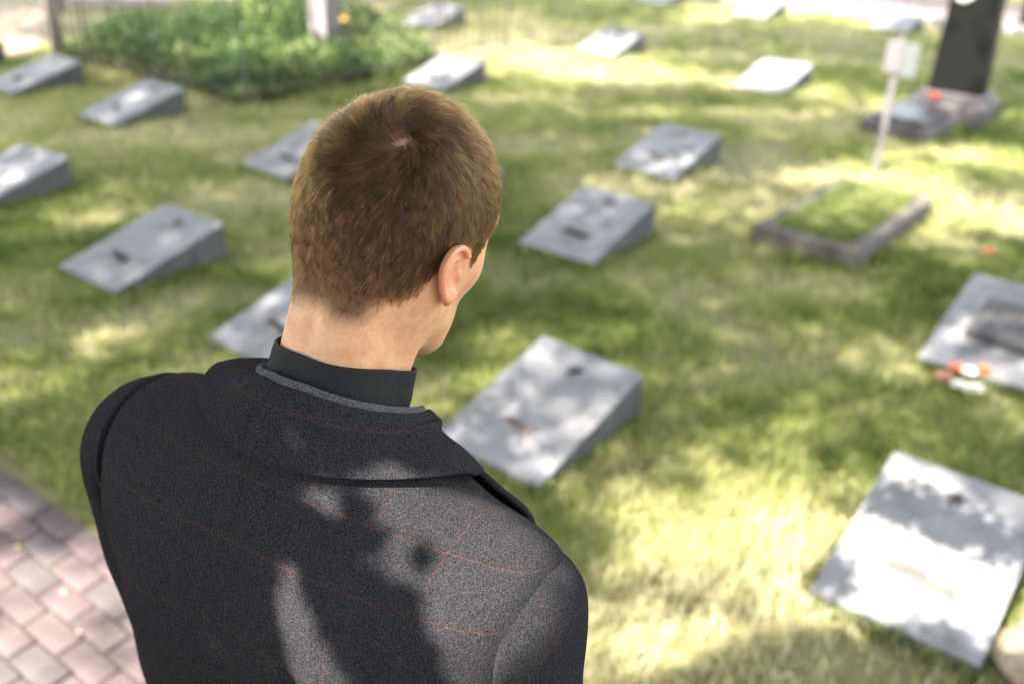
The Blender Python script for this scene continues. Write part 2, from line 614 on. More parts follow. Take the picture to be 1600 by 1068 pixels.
MARKERS = [
    # x, y, yaw, sprig material, length, label
    (0.871, 2.179, -36.7, 'dry', .19, 'sunlit pale wedge grave marker nearest the lower right corner of the lawn'),
    (-0.266, 2.926, -37.8, 'dry', .13, 'wedge grave marker with dappled light beside the man\'s right shoulder collar'),
    (0.014, 4.813, -35.4, 'bronze', .14, 'shaded wedge grave marker standing level with the man\'s cheek and ear'),
    (-2.181, 4.310, -36.7, 'bronze', .13, 'whole grey wedge grave marker with dark oval sprig, left of the man\'s hair'),
    (-3.239, 7.096, -36.2, 'bronze', .12, 'wedge grave marker with a sunlit low corner in front of the planted bed'),
    (-4.342, 7.926, -37.3, 'bronze', .13, 'wedge grave marker beside the left end of the planted bed and thin pale trunk'),
    (0.612, 6.265, -37.7, 'bronze', .12, 'pale wedge grave marker left of the grassy stone grave frame'),
    (0.520, 10.126, -34.9, '', .12, 'small far wedge grave marker in the broad sunlit grass strip right of the man\'s head'),
    (1.860, 8.733, -37.1, '', .12, 'far wedge grave marker left of the white signpost and dark obelisk'),
    (-1.036, 8.427, -34.0, 'bronze', .13, 'bright wedge grave marker half hidden behind the crown of the man\'s head'),
    (-1.380, 11.438, -33.7, '', .12, 'wedge grave marker seen behind the end of the iron fence'),
    (-1.763, 6.018, -37.6, 'bronze', .12, 'wedge grave marker cut off by the left side of the man\'s hair'),
    (-1.269, 3.623, -37.0, 'bronze', .13, 'wedge grave marker behind the man\'s neck and shirt collar'),
    (2.606, 12.856, -35.5, '', .12, 'far wedge grave marker at the top edge just left of the kerb\'s end'),
    (1.488, 13.743, -37.0, '', .12, 'farthest wedge grave marker cut by the top edge of the picture'),
    (-3.342, 5.274, -33.0, 'bronze', .13, 'wedge grave marker cut by the left edge above the middle of its height'),
    (-5.345, 8.681, -37.0, 'bronze', .12, 'wedge grave marker showing only its dark corner at the left edge near the sandy soil'),
    (-0.824, 5.325, -37.0, 'bronze', .12, 'wedge grave marker showing only a sliver behind the man\'s forehead'),
    (4.123, 12.172, -34.6, '', .12, 'far wedge grave marker behind the top of the white signpost'),
]


def grave_marker(i, x, y, yaw, sprig, slen, label, w=SW, l=SL, h1=SH1):
    t = empty('grave_marker', (x, y, 0), R(yaw))
    tag(t, label, 'grave marker', 'wedge grave markers in rows on the lawn')
    sl = bm_obj('slab', wedge_mesh(w, l, SH0, h1, i), M_stone, t)
    sl.data.materials.append(M_side)                       # rough, dirty sides with shade put into their dark colour
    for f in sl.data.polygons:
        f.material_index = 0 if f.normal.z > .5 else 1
    tilt = math.atan2(h1 - SH0, l)

    def on_top(o, u, v):
        o.location = (u * w, v * l, SH0 + (h1 - SH0) * v + 0.0012)
        o.rotation_euler = (tilt, 0, 0)
    s = bm_obj('star', star_bm(0.038, 0.010), M_bronze, t)
    on_top(s, .5, .83)
    if sprig:
        o = bm_obj('sprig', sprig_bm(slen, 0.022 if sprig == 'bronze' else 0.012, 1.1 if sprig == 'bronze' else 0.95, i),
                   M_bronze if sprig == 'bronze' else M_dry, t)
        on_top(o, .48, .30)
        o.rotation_euler = (tilt, 0, R(-6))
    STONES.append((x, y, R(yaw), w, l))
    return t


for i, a in enumerate(MARKERS):
    grave_marker(i, *a)

# the wider marker at the right edge with a loose granite plate lying on it
big = grave_marker(40, 1.70, 3.66, -37, '', .1, 'wide wedge grave marker at the right edge carrying a dark granite plate', .62, .74, .19)
tilt_b = math.atan2(.19 - SH0, .74)
pl = empty('inscribed_plate', (0, 0, 0), 0)
c_, s_ = math.cos(YAW), math.sin(YAW)
u0, v0 = 0.335, 0.36
pl.location = (1.70 + c_ * u0 - s_ * v0, 3.66 + s_ * u0 + c_ * v0, SH0 + (.19 - SH0) * v0 / .74 + 0.002)
pl.rotation_euler = Euler((tilt_b + .03, 0, YAW + R(-2)), 'XYZ')
tag(pl, 'dark brown granite plate with engraved lines resting on the wide marker at the right', 'memorial plate')
bm_obj('plate', box_bm(-.215, .215, -.15, .15, 0.0, .045, .006, 2), M_plaque, pl)
lb = bmesh.new()
rr = random.Random(5)
for row in range(6):
    x = -.13 - rr.uniform(0, .04)
    while x < .14:
        wlen = rr.uniform(.012, .035)
        box_bm(x, x + wlen, .085 - row * .03, .097 - row * .03, .0445, .0462, bm=lb)
        x += wlen + .008
bm_obj('engraved_lettering', lb, M_letter, pl)


def blossom(name, loc, r, m, label, group=None, stem=True):
    t = empty(name, loc, random.uniform(0, 6))
    tag(t, label, 'flower', group)
    bm = bmesh.new()
    for ring, (n, rr_, tilt, L_) in enumerate(((7, .25, .35, 1.0), (6, .18, .8, .85), (5, .1, 1.2, .7))):
        for k in range(n):
            a = 2 * math.pi * k / n + ring * .5
            d = Vector((math.cos(a), math.sin(a), 0))
            s = Vector((-d.y, d.x, 0))
            up = Vector((0, 0, 1))
            p0 = d * (rr_ * r * .3)
            mid = d * (r * L_ * .6 * math.cos(tilt)) + up * (r * L_ * .6 * math.sin(tilt))
            tip = d * (r * L_ * math.cos(tilt * .8)) + up * (r * L_ * math.sin(tilt * .8))
            vs4 = [bm.verts.new(v) for v in (p0, mid - s * r * .38, tip - s * r * .15, tip + s * r * .15, mid + s * r * .38)]
            bm.faces.new(vs4)
    o = bm_obj('petals', bm, m, t)
    o.location = (0, 0, .035 if stem else 0.01)
    if stem:
        tube('stem', [(0, 0, -.01), (0.003, 0, .02), (0, 0, .037)], .003, M_bed_stem, t, 5)
    return t


M_bed_stem = simple_mat('green_stem', (0.06, 0.11, 0.03), 0.7)
FL = [(1.734, 3.459, M_pink, 'pink blossom at the left end of the small posy by the wide marker'),
      (1.768, 3.389, M_whitefl, 'white blossom second from the left in the small posy'),
      (1.822, 3.372, M_whitefl, 'lowest white blossom of the small posy'),
      (1.816, 3.539, M_orange, 'orange blossom at the back of the small posy'),
      (1.851, 3.509, M_whitefl, 'white blossom between two orange ones in the small posy'),
      (1.92, 3.524, M_orange, 'orange blossom at the right end of the small posy')]
for x, y, m_, lab in FL:
    blossom('blossom', (x, y, .022), .036, m_, lab, 'posy of blossoms in front of the wide marker')
blossom('poppy', (2.50, 4.86, .02), .035, M_orange, 'single orange poppy in the grass behind the wide marker')
blossom('red_blossom', (3.30, 7.88, .175), .055, M_red, 'red blossom lying on the plinth of the dark obelisk', stem=False)
blossom('yellow_flower', (-1.55, 8.95, .42), .06, M_yellow, 'yellow flower at the right end of the planted bed')

# ------------------------------------------------------------------ grave frame filled with grass
gf = empty('grave_border', (1.27, 4.98, 0), R(-38))
tag(gf, 'low weathered concrete grave frame with grass growing inside it', 'grave border')
GW, GL, GH, GT = .58, 1.18, .125, .085
for (x0, x1, y0, y1, dz) in ((0, GW, 0, GT, 0), (0, GW, GL - GT, GL, -.01), (0, GT, GT + .002, GL - GT - .002, -.004), (GW - GT, GW, GT + .002, GL - GT - .002, -.006)):
    bm_obj('kerb', box_bm(x0, x1, y0, y1, -.03, GH + dz, .009, 2, .005), M_frame, gf)
so = mesh_obj('soil', [(GT, GT, .07), (GW - GT, GT, .07), (GW - GT, GL - GT, .07), (GT, GL - GT, .07)], [(0, 1, 2, 3)], M_ground, gf, smooth=False)
STONES.append((1.27, 4.98, R(-38), GW, GL))
n = 9000
u, v = rng.uniform(GT, GW - GT, n), rng.uniform(GT, GL - GT, n)
ca, sa = math.cos(R(-38)), math.sin(R(-38))
q = np.stack([1.27 + ca * u - sa * v, 4.98 + sa * u + ca * v, np.full(n, .068)], 1)
fg = add_blades('frame_grass', q, .05 + .05 * rng.random(n), .0028 + .001 * rng.random(n),
                np.clip(.25 + rng.normal(0, .2, n) + .5 * (fbm(q[:, 0] * 5, q[:, 1] * 5, 3) - .5), 0, 1), M_grass, .9)

# ------------------------------------------------------------------ obelisk
ob = empty('obelisk_monument', (3.42, 7.98, 0), R(-37))
tag(ob, 'tall tapering black granite obelisk on a stone plinth, cut by the top edge', 'monument')
bm_obj('plinth', box_bm(-.22, .36, -.26, .30, -.02, .17, .012, 2), M_slab, ob)
bm_obj('upper_step', box_bm(-.19, .32, -.05, .26, .172, .215, .01, 2), M_slab, ob)
bm = bmesh.new()
H = 2.15
a = [(-0.15, 0.0), (0.27, 0.0), (0.27, 0.20), (-0.15, 0.20)]
b_ = [(-0.09, 0.02), (0.21, 0.02), (0.21, 0.18), (-0.09, 0.18)]
lo_ = [bm.verts.new((x, y, .217)) for x, y in a]
up_ = [bm.verts.new((x, y, H)) for x, y in b_]
tp = bm.verts.new((.06, .10, H + .16))
for k in range(4):
    bm.faces.new((lo_[k], lo_[(k + 1) % 4], up_[(k + 1) % 4], up_[k]))
    bm.faces.new((up_[k], up_[(k + 1) % 4], tp))
bm.faces.new(lo_[::-1])
bmesh.ops.bevel(bm, geom=list(bm.edges), offset=.006, segments=1, affect='EDGES')
bm_obj('shaft', bm, M_black, ob)
# an oval enamel portrait plate on the front
bm = bmesh.new()
rings = []
for rr_, zz in ((1.0, 0.0), (1.0, .012), (.88, .016), (.82, .010), (.5, .018), (0.02, .022)):
    rings.append([bm.verts.new((.095 * rr_ * math.cos(t), -zz, .125 * rr_ * math.sin(t))) for t in np.linspace(0, 2 * math.pi, 24, endpoint=False)])
for r0, r1 in zip(rings, rings[1:]):
    for k in range(24):
        bm.faces.new((r0[k], r0[(k + 1) % 24], r1[(k + 1) % 24], r1[k]))
o = bm_obj('oval_plate', bm, M_oval, ob, True)
o.location = (-.02, .0075, 1.02)
o.rotation_euler = (R(-.6), 0, 0)
gs = empty('ledger_slab', (2.58, 7.40, 0), R(-40))
tag(gs, 'low grey ledger slab lying in front of the dark obelisk', 'grave slab')
bm_obj('slab', box_bm(0, .52, 0, .62, -.02, .13, .02, 2, .004), M_slab, gs)
bm_obj('upper_slab', box_bm(.05, .47, .08, .60, .132, .165, .012, 2, .003), M_plaque, gs)
STONES += [(3.03, 7.95, R(-37), .58, .56), (2.58, 7.40, R(-40), .52, .62)]
st = empty('dark_stele', (6.0, 12.4, 0), R(-30))
tag(st, 'black stele at the upper right corner, mostly out of frame', 'monument')
bm_obj('shaft', box_bm(0, .8, 0, .25, 0.1, 1.8, .02, 2), M_black, st)
bm_obj('base', box_bm(-.1, .9, -.12, .37, -.02, .098, .015, 2), M_slab, st)

# ------------------------------------------------------------------ signpost
sp = empty('signpost', (2.40, 6.42, 0), R(-25))
tag(sp, 'thin white wooden signpost with a two pale plates side by side, left of the obelisk', 'signpost')
bm_obj('post', box_bm(-.019, .019, -.012, .012, -.05, .88, .003, 1), M_white, sp)
bm_obj('plate', box_bm(-.075, .020, -.027, -.015, .66, .86, .003, 1), M_white, sp)
bm_obj('side_plate', box_bm(.024, .125, -.025, -.014, .64, .85, .003, 1), M_plate, sp)

# sandstone boulder in the lower right corner
bm = bmesh.new()
bmesh.ops.create_icosphere(bm, subdivisions=4, radius=1.0)
for v in bm.verts:
    d = v.co.normalized()
    n_ = fbm(np.array([d.x * 2 + 5]), np.array([d.y * 2 + d.z * 3]), 3)[0]
    n2_ = fbm(np.array([d.x * 9 + 5]), np.array([d.y * 9 + d.z * 7]), 9)[0]
    v.co = Vector((d.x * .34, d.y * .30, max(d.z, -.3) * .13)) * (0.8 + .4 * n_ + .06 * n2_)
bo = bm_obj('boulder', bm, M_sand, None, True)
bo.location = (1.66, 1.87, 0.02)
tag(bo, 'rough sandy beige boulder in the lower right corner', 'boulder')

# ------------------------------------------------------------------ planted bed, fence, pillar
BF = np.array([-2.11, 7.60])


def bed_pt(s, t):
    """s to the left along the row direction, t away."""
    return BF - RV * s + FV * t


def make_bed():
    n = 30000
    s = rng.uniform(0, 2.65, n)
    t = rng.uniform(0.0, 1.0, n) * (2.3 + .42 * s)
    q = BF - np.outer(s, RV) + np.outer(t, FV)
    hgt = 0.07 + 0.75 * fbm(s * 2.1 + 3, t * 2.1, 41, 3) ** 2.0
    edge = np.minimum.reduce([s + .05, 2.7 - s, t + .05, 2.4 + .42 * s - t])
    hgt *= np.clip(edge / .3, .35, 1)
    z = hgt * rng.uniform(0.0, 1, n) ** 0.45
    q += rng.normal(0, .03, (n, 2)) - np.outer((z / .5) * rng.uniform(-.05, .12, n), FV)
    L_ = rng.uniform(.025, .06, n)
    d = rng.normal(0, 1, (n, 3))
    d[:, 2] = np.abs(d[:, 2]) * .5 - .1
    d /= np.linalg.norm(d, axis=1)[:, None]
    e = np.cross(d, rng.normal(0, 1, (n, 3)))
    e /= np.linalg.norm(e, axis=1)[:, None]
    c = np.stack([q[:, 0], q[:, 1], z], 1)
    V = np.stack([c, c + d * L_[:, None] * .5 + e * L_[:, None] * .36, c + d * L_[:, None], c + d * L_[:, None] * .5 - e * L_[:, None] * .36], 1)
    F = np.arange(n * 4).reshape(n, 4)
    o = mesh_obj('undergrowth', V.reshape(-1, 3), F, M_bed, None, smooth=False)
    tint = np.clip(.30 + rng.normal(0, .22, n) + (fbm(s * 2.5, t * 2.5, 77) - .5) * 1.5, 0, 1)
    set_tint(o, np.repeat(tint, 4))
    tag(o, 'low leafy green planting filling the fenced bed', None, None, 'stuff')


make_bed()

fe = empty('iron_fence', (BF[0], BF[1], 0), YAW)
tag(fe, 'thin dark iron railing round the planted bed at upper left', 'fence')
FH = 1.15


def cyl_mesh(name, r, h, m, seg=6):
    bm = bmesh.new()
    bmesh.ops.create_cone(bm, cap_ends=True, segments=seg, radius1=r, radius2=r, depth=h, matrix=Matrix.Translation((0, 0, h / 2)))
    me = bpy.data.meshes.new(name)
    bm.to_mesh(me)
    bm.free()
    me.materials.append(m)
    return me


bar_me, post_me = cyl_mesh('bar', .006, FH, M_iron), cyl_mesh('fence_post', .014, FH + .08, M_iron, 8)
for k in range(1, 27):
    if k % 9:
        o = bpy.data.objects.new('bar', bar_me)
        o.location = (0.03, k * .12, 0)
        link(o, fe)
for k in range(1, 22):
    if k % 9:
        o = bpy.data.objects.new('bar', bar_me)
        o.location = (-k * .12, -0.03, 0)
        link(o, fe)
for x, y in ((.03, -.03), (.03, 1.08), (.03, 2.16), (.03, 3.24), (-1.08, -.03), (-2.16, -.03), (-2.7, -.03)):
    o = bpy.data.objects.new('fence_post', post_me)
    o.location = (x, y, 0)
    link(o, fe)
for z in (.12, FH - .1):
    bm_obj('rail', box_bm(.022, .038, -.01, 3.25, z - .006, z + .006), M_iron, fe)
    bm_obj('rail', box_bm(-2.7, .012, -.038, -.022, z - .006, z + .006), M_iron, fe)

pp = empty('stone_post', (-1.84, 9.55, 0), R(-37))
tag(pp, 'pinkish white square stone post rising behind the planted bed', 'stone post')
bm_obj('shaft', box_bm(-.115, .115, -.115, .115, -.02, .78, .015, 2), M_stone_warm, pp)
bm_obj('cap', box_bm(-.135, .135, -.135, .135, .782, .86, .02, 2), M_stone_warm, pp)
for sd in (-1, 1):
    pts = [(sd * (.12 + 1.5 * t), .0, .74 - .16 * math.sin(math.pi * t) ) for t in np.linspace(0, 1, 12)]
    tube('chain', pts, .016, M_iron, pp, 6)
# ------------------------------------------------------------------ trees
def trunk_tube(name, pts, r0, r1, m, parent):
    pts = np.asarray(pts, float)
    return tube(name, pts, np.linspace(r0, r1, len(pts)), m, parent, 10)


# shade: leaf positions live in the crowns overhead; S maps a leaf to where its shadow falls on z = zp
def shadow_xy(P, zp=0.0):
    k = (P[:, 2] - zp) / SUN.z
    return P[:, 0] - SUN.x * k, P[:, 1] - SUN.y * k


BRIGHT = [  # shadow-plane spots left open in the leaf cover: x, y, rx, ry, amount
    (0.72, 2.48, .38, .20, 1.0), (1.25, 2.10, .55, .30, 1.0), (0.30, 2.02, .40, .16, .9), (1.15, 2.55, .30, .20, 1.0), (.55, 2.05, .18, .12, .8),
    (-0.1, 3.25, .20, .16, .7), (0.2, 9.7, 1.3, .55, 1.0), (0.75, 9.9, .6, .35, 1.0), (-.75, 9.0, .5, .4, .9), (1.5, 7.9, .7, .18, .8),
    (2.4, 6.25, .8, .2, .9), (2.9, 5.5, .6, .3, .9), (2.2, 9.0, .7, .3, .9), (3.1, 6.6, .6, .25, .9), (3.6, 6.8, .8, .3, .9), (1.4, 7.2, .5, .2, .7), (3.8, 8.2, .6, .3, .8),
    (-1.67, 3.73, .15, .1, .9), (-1.9, 3.3, .25, .12, .7), (-1.25, 2.15, .30, .16, .9), (-.95, 1.75, .25, .12, .8), (-1.75, 2.45, .3, .12, .8), (-1.5,1.8,.2,.1,.7), (3.0, 3.0, .7, .3, .7),
    (4.4, 13.5, 2.2, 1.0, 1.0), (-5.6, 9.6, .9, .6, 1.0), (-1.6, 10.0, .5, .5, .9), (-2.6, 9.6, .6, .45, .9), (-3.4, 9.9, .7, .5, .8), (-4.2, 9.9, .5, .4, .7),
    (-2.0, 8.9, .5, .4, .9), (-1.4, 9.3, .4, .35, 1.0), (-2.9, 8.9, .5, .3, .9), (-2.4, 8.3, .3, .2, .8), (-3.2, 10.4, .6, .4, .9), (-3.5, 13.2, 1.6, .6, .8), (2.3, 10.6, .6, .25, .6), (-2.75, 7.35, .1, .1, .9)]


def cover(x, y):
    """Leaf cover wanted over shadow-plane point, 0 open .. 1 dense."""
    n_ = fbm(x * 1.1 + 40, y * 1.1, 51, 3)
    d = np.clip((n_ - 0.31) * 7.0, 0.42, 1.0)
    # stretched along the low sun's reach far off
    for bx, by, rx, ry, am in BRIGHT:
        wob = .95 * (fbm(x * 2.6, y * 2.6, 61, 3) - .5)
        rr2 = ((x - bx) / rx) ** 2 + ((y - by) / ry) ** 2
        d *= 1 - am * np.clip(1.75 - np.sqrt(rr2) + wob * 2, 0, 1)
    return d


def leaf_quads(c, size, seed):
    g = np.random.default_rng(seed)
    n = len(c)
    d = g.normal(0, 1, (n, 3))
    d[:, 2] *= .5
    d /= np.linalg.norm(d, axis=1)[:, None]
    e = np.cross(d, g.normal(0, 1, (n, 3)) + np.array([0, 0, 2.0]))
    e /= np.linalg.norm(e, axis=1)[:, None]
    L_ = (size * g.uniform(.7, 1.3, n))[:, None]
    V = np.stack([c - d * L_ * .5, c + e * L_ * .30, c + d * L_ * .5, c - e * L_ * .30], 1)
    return V.reshape(-1, 3), np.arange(n * 4).reshape(n, 4)


# outlines of the sun on the man's back, given as points on the back (world), filled in after the man is built
BACK_HOLES = [
    [(-0.112, 0.644, 1.462), (-0.1, 0.65, 1.464), (-0.074, 0.654, 1.459), (-0.038, 0.66, 1.447), (-0.004, 0.665, 1.429), (0.023, 0.646, 1.419), (0.041, 0.64, 1.406), (0.055, 0.631, 1.388), (0.058, 0.603, 1.349), (0.06, 0.604, 1.305), (0.07, 0.614, 1.155), (-0.009, 0.565, 1.202), (-0.019, 0.555, 1.352), (-0.037, 0.552, 1.355), (-0.043, 0.559, 1.381), (-0.056, 0.574, 1.402), (-0.073, 0.591, 1.418), (-0.089, 0.611, 1.435), (-0.1, 0.628, 1.45)],
    [(-0.18, 0.606, 1.4), (-0.168, 0.607, 1.411), (-0.16, 0.593, 1.396), (-0.15, 0.578, 1.378), (-0.138, 0.566, 1.36), (-0.125, 0.558, 1.344), (-0.115, 0.568, 1.194), (-0.152, 0.579, 1.182), (-0.162, 0.569, 1.332), (-0.172, 0.582, 1.36)],
    [(-0.152, 0.639, 1.46), (-0.144, 0.643, 1.463), (-0.136, 0.638, 1.46), (-0.142, 0.632, 1.454)]]
BACK_ISLANDS = [
    [(-0.073, 0.618, 1.438), (-0.067, 0.614, 1.433), (-0.058, 0.6, 1.424), (-0.052, 0.589, 1.416), (-0.06, 0.591, 1.418), (-0.067, 0.603, 1.426)]]


def in_poly(x, y, poly):
    inside = np.zeros(len(x), bool)
    n = len(poly)
    for i in range(n):
        x0, y0 = poly[i]
        x1, y1 = poly[(i + 1) % n]
        cond = (y0 > y) != (y1 > y)
        t = (y - y0) / (y1 - y0 + 1e-12)
        inside ^= cond & (x < x0 + t * (x1 - x0))
    return inside


def poly_dist(x, y, poly):
    d = np.full(len(x), 1e9)
    n = len(poly)
    for i in range(n):
        a = np.array(poly[i]); b = np.array(poly[(i + 1) % n])
        ab = b - a
        t = np.clip(((x - a[0]) * ab[0] + (y - a[1]) * ab[1]) / (ab @ ab + 1e-12), 0, 1)
        d = np.minimum(d, np.hypot(x - a[0] - t * ab[0], y - a[1] - t * ab[1]))
    return d


SU = SUN.cross(Vector((0, 0, 1))).normalized()          # axes of the plane square to the sun
SV = SU.cross(SUN).normalized()


def sun_uv(P):
    P = np.asarray(P, float).reshape(-1, 3)
    return P @ np.array(SU), P @ np.array(SV)


def make_canopy():
    holes = [list(zip(*sun_uv(h))) for h in BACK_HOLES]
    isl = [list(zip(*sun_uv(h))) for h in BACK_ISLANDS]
    g = np.random.default_rng(99)
    # clumps of leaves through the crown volume
    ncl = 14000
    zc = g.uniform(6.5, 11.0, ncl)
    gx, gy = g.uniform(-9.5, 9.5, ncl), g.uniform(-3.0, 17.5, ncl)
    cx, cy = gx + SUN.x / SUN.z * zc, gy + SUN.y / SUN.z * zc
    keep = g.random(ncl) < cover(gx, gy)
    C_ = np.stack([cx, cy, zc], 1)[keep]
    per = 30
    pts = np.repeat(C_, per, 0) + g.normal(0, 1, (len(C_) * per, 3)) * np.array([.24, .24, .16])
    sx, sy = shadow_xy(pts)
    cv = cover(sx, sy)
    pts = pts[g.random(len(pts)) < np.clip(cv * 1.6, 0, 1)]
    # keep the openings over the man's back clear
    u, v = sun_uv(pts)
    bad = np.zeros(len(pts), bool)
    for h in holes:
        bad |= in_poly(u, v, h) | (poly_dist(u, v, h) < .13)
    pts = pts[~bad]
    V, F = leaf_quads(pts, .115, 5)
    # unseen low bough, its gaps cut to shape sun patches on the man
    bc = np.array([-0.13, 0.66, 1.45]) + np.array(SUN) * 1.6
    m_ = 48000
    q = g.uniform(-1, 1, (m_, 2)) * np.array([.62, .75])
    w_ = g.uniform(-.22, .22, m_)
    bp = bc + np.outer(q[:, 0], np.array(SU)) + np.outer(q[:, 1], np.array(SV)) + np.outer(w_, np.array(SUN))
    u, v = sun_uv(bp)
    bad = np.zeros(m_, bool)
    for h in holes:
        bad |= in_poly(u, v, h) | (poly_dist(u, v, h) < .009)
    for h in isl:
        bad &= ~in_poly(u, v, h)
    r_ = np.hypot(q[:, 0] / .62, q[:, 1] / .75)
    bad |= g.random(m_) < np.clip((r_ - .80) * 4 + .5 * (fbm(q[:, 0] * 6, q[:, 1] * 6, 44, 2) - .5), 0, 1)
    bp = bp[~bad]
    # sprays of leaves lower down that throw crisper shade on the nearest marker
    for gx_, gy_, rx_, ry_, z_, n_ in ((1.38, 2.47, .34, .11, 2.3, 1500), (.98, 2.27, .09, .10, 2.6, 260), (1.25, 1.95, .14, .05, 2.7, 160), (-.05, 3.05, .3, .2, 3.4, 900)):
        a_ = g.normal(0, .5, (n_, 2))
        off_ = a_[:, :1] * rx_ * RV + a_[:, 1:] * ry_ * FV
        zz_ = z_ + g.normal(0, .12, n_)
        k_ = zz_ / SUN.z
        bp = np.concatenate([bp, np.stack([gx_ + off_[:, 0] + SUN.x * k_, gy_ + off_[:, 1] + SUN.y * k_, zz_], 1)])
    bp = bp[bp[:, 2] > 2.08]
    V2, F2 = leaf_quads(bp, .034, 6)
    return (V, F), (V2, F2)


tr1 = empty('shade_tree', (-7.0, -1.2, 0))
tag(tr1, 'tall leafy shade tree beyond the left edge whose crown spreads over the lawn', 'tree')
trunk_tube('trunk', [(0, 0, -.1), (.05, .0, 1.5), (.1, .1, 3.4), (.2, .6, 5.6), (.4, 1.4, 8.6)], .30, .12, M_bark, tr1)
for k, (dx, dy, dz) in enumerate(((1.2, 6.5, 9.0), (-3.5, 8.0, 8.4), (2.0, 12.5, 9.4), (-4.0, 1.5, 8.0), (2.5, -3.0, 8.0))):
    trunk_tube('limb', [(.1, .1, 3.2 + .3 * k), (dx * .4, dy * .4, 4.9 + .3 * k), (dx, dy, dz)], .05, .015, M_bark, tr1)
trunk_tube('limb', [(.08, .05, 2.2), (2.6, .9, 2.9), (4.6, 1.6, 3.15), (6.0, 2.0, 3.0)], .03, .005, M_bark, tr1)
yt = empty('young_tree', (-4.32, 9.35, 0))
tag(yt, 'slender pale trunk rising from the left end of the planted bed', 'tree')
trunk_tube('trunk', [(0, 0, -.05), (-.02, .02, .8), (.02, .03, 1.7), (.0, .1, 2.8), (.2, .2, 4.2)], .065, .03, M_bark_pale, yt)
for k, (x, y, r_, lab) in enumerate(((-3.35, 12.9, .24, 'thick dark trunk at the top edge behind the planted bed'), (-5.3, 11.6, .07, 'thin dark trunk near the upper left corner by the sandy soil'))):
    t = empty('tree', (x, y, 0))
    tag(t, lab, 'tree')
    trunk_tube('trunk', [(0, 0, -.1), (.03, 0, 1.2), (.0, .1, 2.6), (.3, .3, 4.6)], r_, r_ * .5, M_bark, t)
    for dx, dy in ((1.2, .6), (-1.0, .8)):
        trunk_tube('limb', [(.0, .08, 2.4), (dx * .5, dy * .5, 3.3), (dx, dy, 4.6)], r_ * .4, r_ * .12, M_bark, t)

# unseen hedge added behind the camera to dim light on the man
he = empty('added_shade_hedge', (-1.5, -5.0, 0), R(-12))
tag(he, 'tall leafy hedge added unseen behind the camera to dim the light on the man', 'hedge')
bm_obj('hedge_core', box_bm(-8, 8, -.9, -.2, 0, 3.6, .05, 1), M_bark, he)
n = 26000
hq = np.stack([rng.uniform(-8.2, 8.2, n), rng.uniform(-.25, .35, n) , rng.uniform(0, 3.9, n)], 1)
Vh, Fh = leaf_quads(hq, .16, 17)
o = mesh_obj('foliage', Vh, Fh, M_leaf, he, smooth=False)
o['kind'] = 'stuff'
set_tint(o, np.repeat(rng.random(n), 4))

# ------------------------------------------------------------------ the man
BX, BY, BYAW = -0.161, 0.745, R(-31)
man = empty('person', (BX, BY, 0), BYAW)
man.scale = (.983, .983, .983)
tag(man, 'young man with short brown hair in a dark windowpane check coat, seen from behind', 'person')

# --- materials
m, nt, p = mat('skin')
co = coords(nt)
at = node(nt, 'ShaderNodeAttribute', attribute_name='tint')
c = ramp(nt, noise(nt, co, 30, 4), [(0.3, (0.73, 0.375, 0.18)), (0.7, (0.80, 0.46, 0.24))])
c = mix(nt, 0.35, c, ramp(nt, noise(nt, co, 300, 2, .7), [(0.35, (0.54, 0.25, 0.14)), (0.6, (0.76, 0.45, 0.28))]))
c = mix(nt, 0.45, c, ramp(nt, noise(nt, co, 55, 4, .65), [(0.38, (0.62, 0.26, 0.15)), (0.6, (0.80, 0.47, 0.26))]))
c = mix(nt, math_node(nt, 'MULTIPLY', at.outputs['Fac'], .9), c, (0.13, 0.070, 0.036))
at2 = node(nt, 'ShaderNodeAttribute', attribute_name='flush')
c = mix(nt, math_node(nt, 'MULTIPLY', at2.outputs['Fac'], .55), c, (0.74, 0.27, 0.16))
nt.links.new(c, p.inputs['Base Color'])
p.inputs['Roughness'].default_value = 0.5
p.inputs['Subsurface Weight'].default_value = 0.25
p.inputs['Subsurface Radius'].default_value = (1.0, 0.35, 0.18)
p.inputs['Subsurface Scale'].default_value = 0.012
bump(nt, p, noise(nt, co, 700, 3, .7), .12, .001)
M_skin = m


